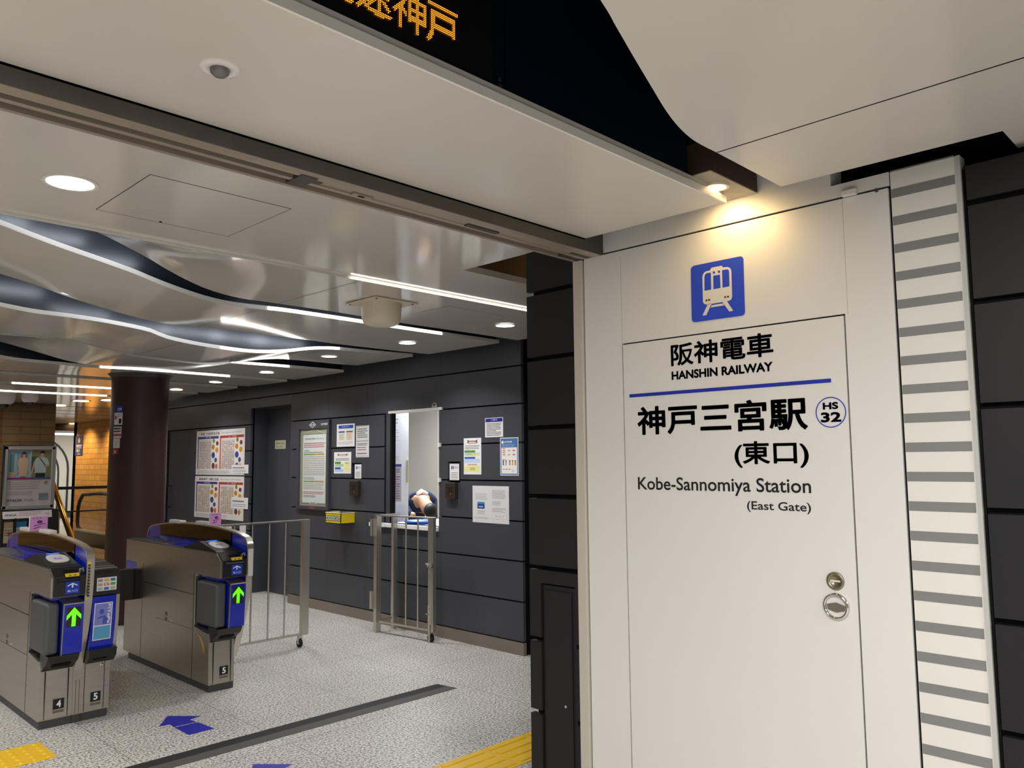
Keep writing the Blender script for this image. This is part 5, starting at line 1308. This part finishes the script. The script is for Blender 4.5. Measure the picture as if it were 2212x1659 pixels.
# ================================================================== FAR END: brick pier, poster stand, escalator hall
mb = MB(); b0, b1 = on_y(7, 900, 13.75), on_y(120.5, 900, 13.75)
mb.box(b0.x, b1.x, 13.75, 15.2, 0, 2.56, M['brick_dim']); struct(mb.build('wall_brick_pier'))
mb = MB(); mb.box(-3, b0.x+.02, 14.6, 14.7, 0, 2.56, M['brick']); struct(mb.build('wall_brick_left'))
YO = 6.0
mb = MB(); e0, e1 = on_x(157, 1000, YO), on_x(247, 1000, YO)
mb.box(YO, YO+.2, 13.7, e0.y, -2.5, 2.56, M['brick']); mb.box(YO, 9.5, e0.y-.2, e0.y, 0, 2.56, M['brick']); struct(mb.build('wall_brick_orange'))
mb = MB(); mb.box(4.0, 12, 27.0, 27.1, -1, 2.75, mat('pale_panel_wall', '#d5d2c8', .5)); struct(mb.build('wall_arches'))
mb = MB(); KB = mat('arch_black', '#2c2a26', .5)
def arch(xpix, ztop_px, w):
    x = on_y(xpix, 1000, 26.99).x; zt = on_y(xpix, ztop_px, 26.99).z; R_ = 1.0
    pts = [(x, 0), (x, zt-R_)]+[(x-R_+R_*cos(k*pi/16), zt-R_+R_*sin(k*pi/16)) for k in range(1, 9)]+[(x-R_-2.4, zt)]
    for (xa, za), (xb, zb) in zip(pts[:-1], pts[1:]):
        d = Vector((xb-xa, zb-za)).normalized(); n = Vector((-d.y, d.x))*w/2
        mb.prism([(xa+n.x, 26.985, za+n.y), (xa-n.x, 26.985, za-n.y), (xb-n.x, 26.985, zb-n.y), (xb+n.x, 26.985, zb+n.y)], (0, .02, 0), KB)
arch(127, 950, .05); arch(147.5, 943, .055); 
mb.box(4, 12, 26.97, 27.0, 0, .18, mat('dark_skirting', '#3a3a36', .5)); struct(mb.build('trim_23'))
mb = MB(); mb.box(4, 12, 24.0, 24.06, 2.42, 2.47, M['led']); tag(mb.build('led_strip'), 'long white strip light before the pale wall with black arches', 'strip light', 'white strip lights along the ceiling panel edges')
mb = MB(); mb.box(4.0, 9, 20.4, 20.6, 2.40, 2.75, mat('bulkhead_brown', '#2a1b16', .5)); struct(mb.build('trim_24'))
for y in (14.6, 16.0, 17.4, 18.8, 20.0):
    spot('brick_washer', (5.45, y, 2.5), (6.0, y, 1.0), 70, (1.0, .71, .31), 120, .8, .05)
for x, y in ((2.5, 12.8), (0.5, 12.6)): area('hall_lamp', (x, y, 2.53), .15, 16, (1, .95, .88))
for x, y in ((6.4, 24.6), (5.2, 22.5), (8.4, 25.0)): area('hall_lamp', (x, y, 2.6), .4, 30, (1, .98, .93))
# blue exit banner on the orange wall
yl, zb, yr, zt = wall_rect((161.5, 985), (180, 941), YO-.004); mb = MB(); p = xpanel(mb, yl, zb, yr, zt, YO-.004); p.box(.003, ink('#262c66')); p.lift = .0008
p.disc(.5, .78, .14, .13, '#e8d9a8'); p.rect(.15, .46, .85, .56, '#b9b6c0'); p.rect(.15, .38, .85, .42, '#b9b6c0'); p.text('西口', .18, .18, .62, .32, '#d5d3dc', .02); p.rect(.3, .07, .7, .11, '#b9b6c0'); tag(p.mb.build('wall_banner'), 'tall navy banner on the orange brick wall', 'banner')
# poster stand
YP = 13.0
tl, br = on_y(9, 967, YP), on_y(117, 1099, YP)
tr = on_y(120, 963, YP); bl = on_y(2, 1100, YP)
sx0, sx1, sz0, sz1 = 3.035, 3.685, .985, 1.872
t = thing('poster_stand', 'framed advertising poster stand with leaflet rack before the brick pier', 'poster stand', ((sx0+sx1)/2, YP, 0))
fr = mat('stand_silver', '#a9a7a6', .35, metal=.6)
mb = MB(); w = .05
for b in ((sx0, sx1, sz0, sz0+w), (sx0, sx1, sz1-w, sz1), (sx0, sx0+w, sz0, sz1), (sx1-w, sx1, sz0, sz1)): mb.box(b[0], b[1], YP-.03, YP+.03, b[2], b[3], fr)
mb.build('frame', t, bevel=.008)
mb = MB(); mb.box(sx0-.012, sx1+.012, YP+.0, YP+.05, sz0-.02, sz1+.015, M['black']); mb.build('backing', t)
mb = MB(); pp = Panel(mb, (sx0+w, YP-.012, sz0+w), (sx1-sx0-2*w, 0, 0), (0, 0, sz1-sz0-2*w), (0, -1, 0)); pp.box(.004, ink('#c3bcc0')); pp.lift = .001
pp.rect(0, .50, .52, 1, '#8fa3ad'); pp.rect(.04, .60, .14, .92, '#5f7d85', .0014); pp.rect(.20, .55, .46, .95, '#76919a', .0014); pp.rect(.52, .50, 1, 1, '#7d7a55'); pp.rect(.53, .60, .66, .88, '#4c4a44', .0014); pp.rect(.52, .5, .535, 1, '#b7c0c4', .0014)
# two clothed figures of the advertisement
pp.poly([(.26, .52), (.25, .70), (.22, .74), (.24, .84), (.32, .87), (.40, .87), (.46, .83), (.46, .70), (.44, .60), (.43, .52)], '#c1a58c', .002); pp.disc(.355, .90, .045, .05, '#bd9480', .0024); pp.poly([(.30, .86), (.305, .94), (.355, .97), (.41, .94), (.415, .86), (.395, .86), (.395, .92), (.32, .92), (.32, .86)], '#3a2c2a', .0028); pp.rect(.29, .50, .42, .60, '#57666a', .0018); pp.poly([(.02, .52), (.22, .62), (.25, .60), (.10, .50)], '#c4946e', .002)
pp.poly([(.62, .58), (.60, .72), (.58, .76), (.64, .85), (.72, .87), (.84, .87), (.92, .83), (.95, .74), (.88, .72), (.88, .58)], '#a9bdbb', .002); pp.disc(.78, .91, .045, .05, '#bd9480', .0024); pp.poly([(.73, .92), (.74, .97), (.79, .985), (.835, .97), (.84, .92), (.82, .94), (.75, .94)], '#241f1f', .0028); pp.poly([(.70, .86), (.73, .86), (.87, .72), (.85, .71)], '#3f4346', .0026); pp.rect(.64, .50, .86, .58, '#2a2c34', .0018); pp.poly([(.58, .76), (.61, .75), (.58, .60), (.55, .54), (.53, .56)], '#bd9480', .0022); pp.poly([(.95, .74), (.97, .70), (.84, .68), (.84, .70)], '#bd9480', .0028)
pp.rect(0, .465, .54, .50, '#8a2f74', .003); pp.rect(.54, .465, 1, .50, '#4a4f86', .003); pp.lines(.03, .28, .80, .44, 4, '#8f868c', .25, l=.002); pp.lines(.03, .18, .6, .26, 2, '#8f868c', .25, l=.002)
pp.ring = None
for k in range(10): a = k*2*pi/12+.4; pp.disc(.90+.035*cos(a), .40+.022*sin(a), .010, .007, '#4a3a46', .002, 8)
pp.text('STACIA', .02, .075, .36, .115, '#33303a', .03, .002); pp.text('PiTaPa', .41, .075, .62, .115, '#8b8690', .01, .002); pp.rect(.74, .09, .96, .21, '#7e8890', .002); pp.text('STACIA', .80, .11, .94, .13, '#b5bac0', .0, .0024)
mb.build('poster', t)
mb = MB(); mb.box(sx0+.0, sx1+.07, YP-.02, YP+.10, .02, sz0-.02, M['black']); mb.box(sx0-.02, sx1+.09, YP-.05, YP+.14, 0, .03, M['black'])
for x in (sx0+.01, sx0+.168, sx0+.35, sx0+.545): mb.box(x-.012, x+.012, YP-.06, YP-.02, .3, .86, M['rubber'])
mb.box(sx0, sx1+.02, YP-.06, YP-.02, .30, .33, M['rubber']); rk = mb.build('leaflet_rack', t)
mb = MB(); pp = Panel(mb, (sx0+.01, YP-.055, .855), (sx1-sx0-.03, 0, 0), (0, .03, .105), (0, -1, .2)); pp.box(.004, ink('#d9d2d6')); pp.text('STACIA', .05, .36, .28, .60, '#3a3640', .03, .001); pp.lines(.33, .3, .80, .9, 3, '#c0a0ac', .45, l=.001); pp.rect(.86, .4, .94, .6, '#b9a9b0', .001); mb.build('rack_banner', t)
for k, (x0, w_, cA, cB, lb) in enumerate(((sx0+.035, .115, '#c9b08a', '#d9cbb0', 'beige leaflet in the rack under the poster, leftmost slot'), (sx0+.19, .125, '#2d86b8', '#c3cad0', 'blue topped leaflet in the rack, middle slot'), (sx0+.385, .125, '#3a86b4', '#c9d0d6', 'blue topped leaflet in the rack, right slot'))):
    mb = MB(); pp = Panel(mb, (x0, YP-.028, .52), (w_, 0, 0), (0, 0, .29), (0, -1, 0)); pp.box(.004, ink(cB)); pp.rect(0, .72, 1, 1, cA, .0006); pp.lines(.1, .3, .9, .66, 3, '#6f7f9a' if k else '#8a6a5a', .4, l=.0006)
    if k == 0: pp.rect(.45, .38, .95, .52, '#b0484e', .001)
    tag(mb.build('leaflet'), lb, 'leaflet', 'leaflets in the rack')
# glass guard rail before the escalator pit
YR = 15.0
xa, xb = on_y(117, 1057, YR).x, 5.45
t = thing('glass_railing', 'glass guard railing with black rails in front of the escalator', 'railing', ((xa+xb)/2, YR, 0))
for z0, z1, nm in ((1.185, 1.235, 'top_rail'), (.80, .822, 'middle_rail')):
    mb = MB(); mb.box(xa-.3, xb, YR-.02, YR+.02, z0, z1, M['black']); mb.build(nm, t)
mb = MB(); mb.box(xa-.3, xb, YR-.005, YR+.005, .05, 1.185, M['glass']); mb.build('glass_pane', t)
mb = MB(); mb.box(xa-.3, xa-.26, YR-.02, YR+.02, 0, 1.2, M['black']); mb.build('post', t); mb = MB(); mb.box(xb-.04, xb, YR-.02, YR+.02, 0, 1.2, M['black']); mb.build('post', t)
# brass handrail of the stairs
h0, h1 = on_y(122, 1068, 14.8), on_y(166, 1196, 13.95)
t = thing('handrail', 'sloping brass handrail left of the escalator', 'handrail', ((h0.x+h1.x)/2, 14.4, 0))
d_ = (h0-h1).normalized()
mb = MB(); mb.tube([h1-d_*.6, h1, h0, h0+d_*.3], .045, M['brass'], 14); part(mb.build('rail', t), 'polished brass rail')
for s in (.15, .85):
    q = h1+(h0-h1)*s; mb = MB(); mb.tube([q, q+Vector((0, .02, -.12)), (q.x+.02, q.y+.02, max(-.9, q.z-.9))], .015, M['brass'], 10); mb.build('bracket', t)
# escalator
t = thing('escalator', 'escalator with a rounded glass balustrade beside the orange brick wall', 'escalator', (5.4, 16.5, 0))
XE = 5.62; yN = on_x(171, 1090, XE).y
ring = [(yN+.02, .34), (yN+.06, .55), (yN+.02, .78), (yN-.16, .95), (yN-.42, 1.0)]
path = [Vector((XE, yN-.22, .27))]+[Vector((XE, a, b)) for a, b in ring]+[Vector((XE, yN-2.0, 1.0)), Vector((XE, 13.9, .55))]
sp_ = spline(path, 6)
mb = MB(); mb.tube(sp_, .035, M['rubber'], 12); part(mb.build('handrail_belt', t), 'black handrail belt')
mb = MB(); poly = [Vector((XE-.006, p.y, p.z-.0)) for p in sp_[4:]]+[Vector((XE-.006, 13.9, .25)), Vector((XE-.006, yN-.22, .25))]
mb.prism(poly, (.012, 0, 0), M['glass']); mb.build('glass_pane', t)
mb = MB(); SKT = mat('skirt_olive', '#6b6450', .4, metal=.5)
mb.box(XE-.10, XE+.10, 13.9, yN-.10, .0, .27, SKT); mb.box(XE-.11, XE+.11, 13.9, yN-.10, .27, .30, M['steel_h']); mb.build('skirt', t)
mb = MB(); yy = mat('step_yellow', '#d9b51a', .45); dk = mat('step_dark', '#26241f', .5, metal=.4)
for i in range(9):
    y1 = 17.6-i*.42; z1 = -.20*i
    mb.box(4.5, XE-.12, y1-.42, y1, z1-.4, z1, dk); mb.box(4.5, XE-.12, y1-.42, y1-.37, z1, z1+.006, yy); mb.box(XE-.17, XE-.12, y1-.42, y1, z1, z1+.006, yy)
mb.box(4.45, XE-.12, 17.6, 18.2, -.3, .004, mat('comb_plate', '#8a8474', .35, metal=.8)); mb.box(4.5, XE-.12, 17.58, 17.64, .004, .012, yy); part(mb.build('steps', t), 'dark steps with yellow edges')
mb = MB(); mb.box(4.38, 4.45, 13.9, 18.2, -3, 0.0, M['groove']); mb.box(4.45, 6.0, 13.84, 13.9, -3, 0, M['groove']); struct(mb.build('wall_pit'))
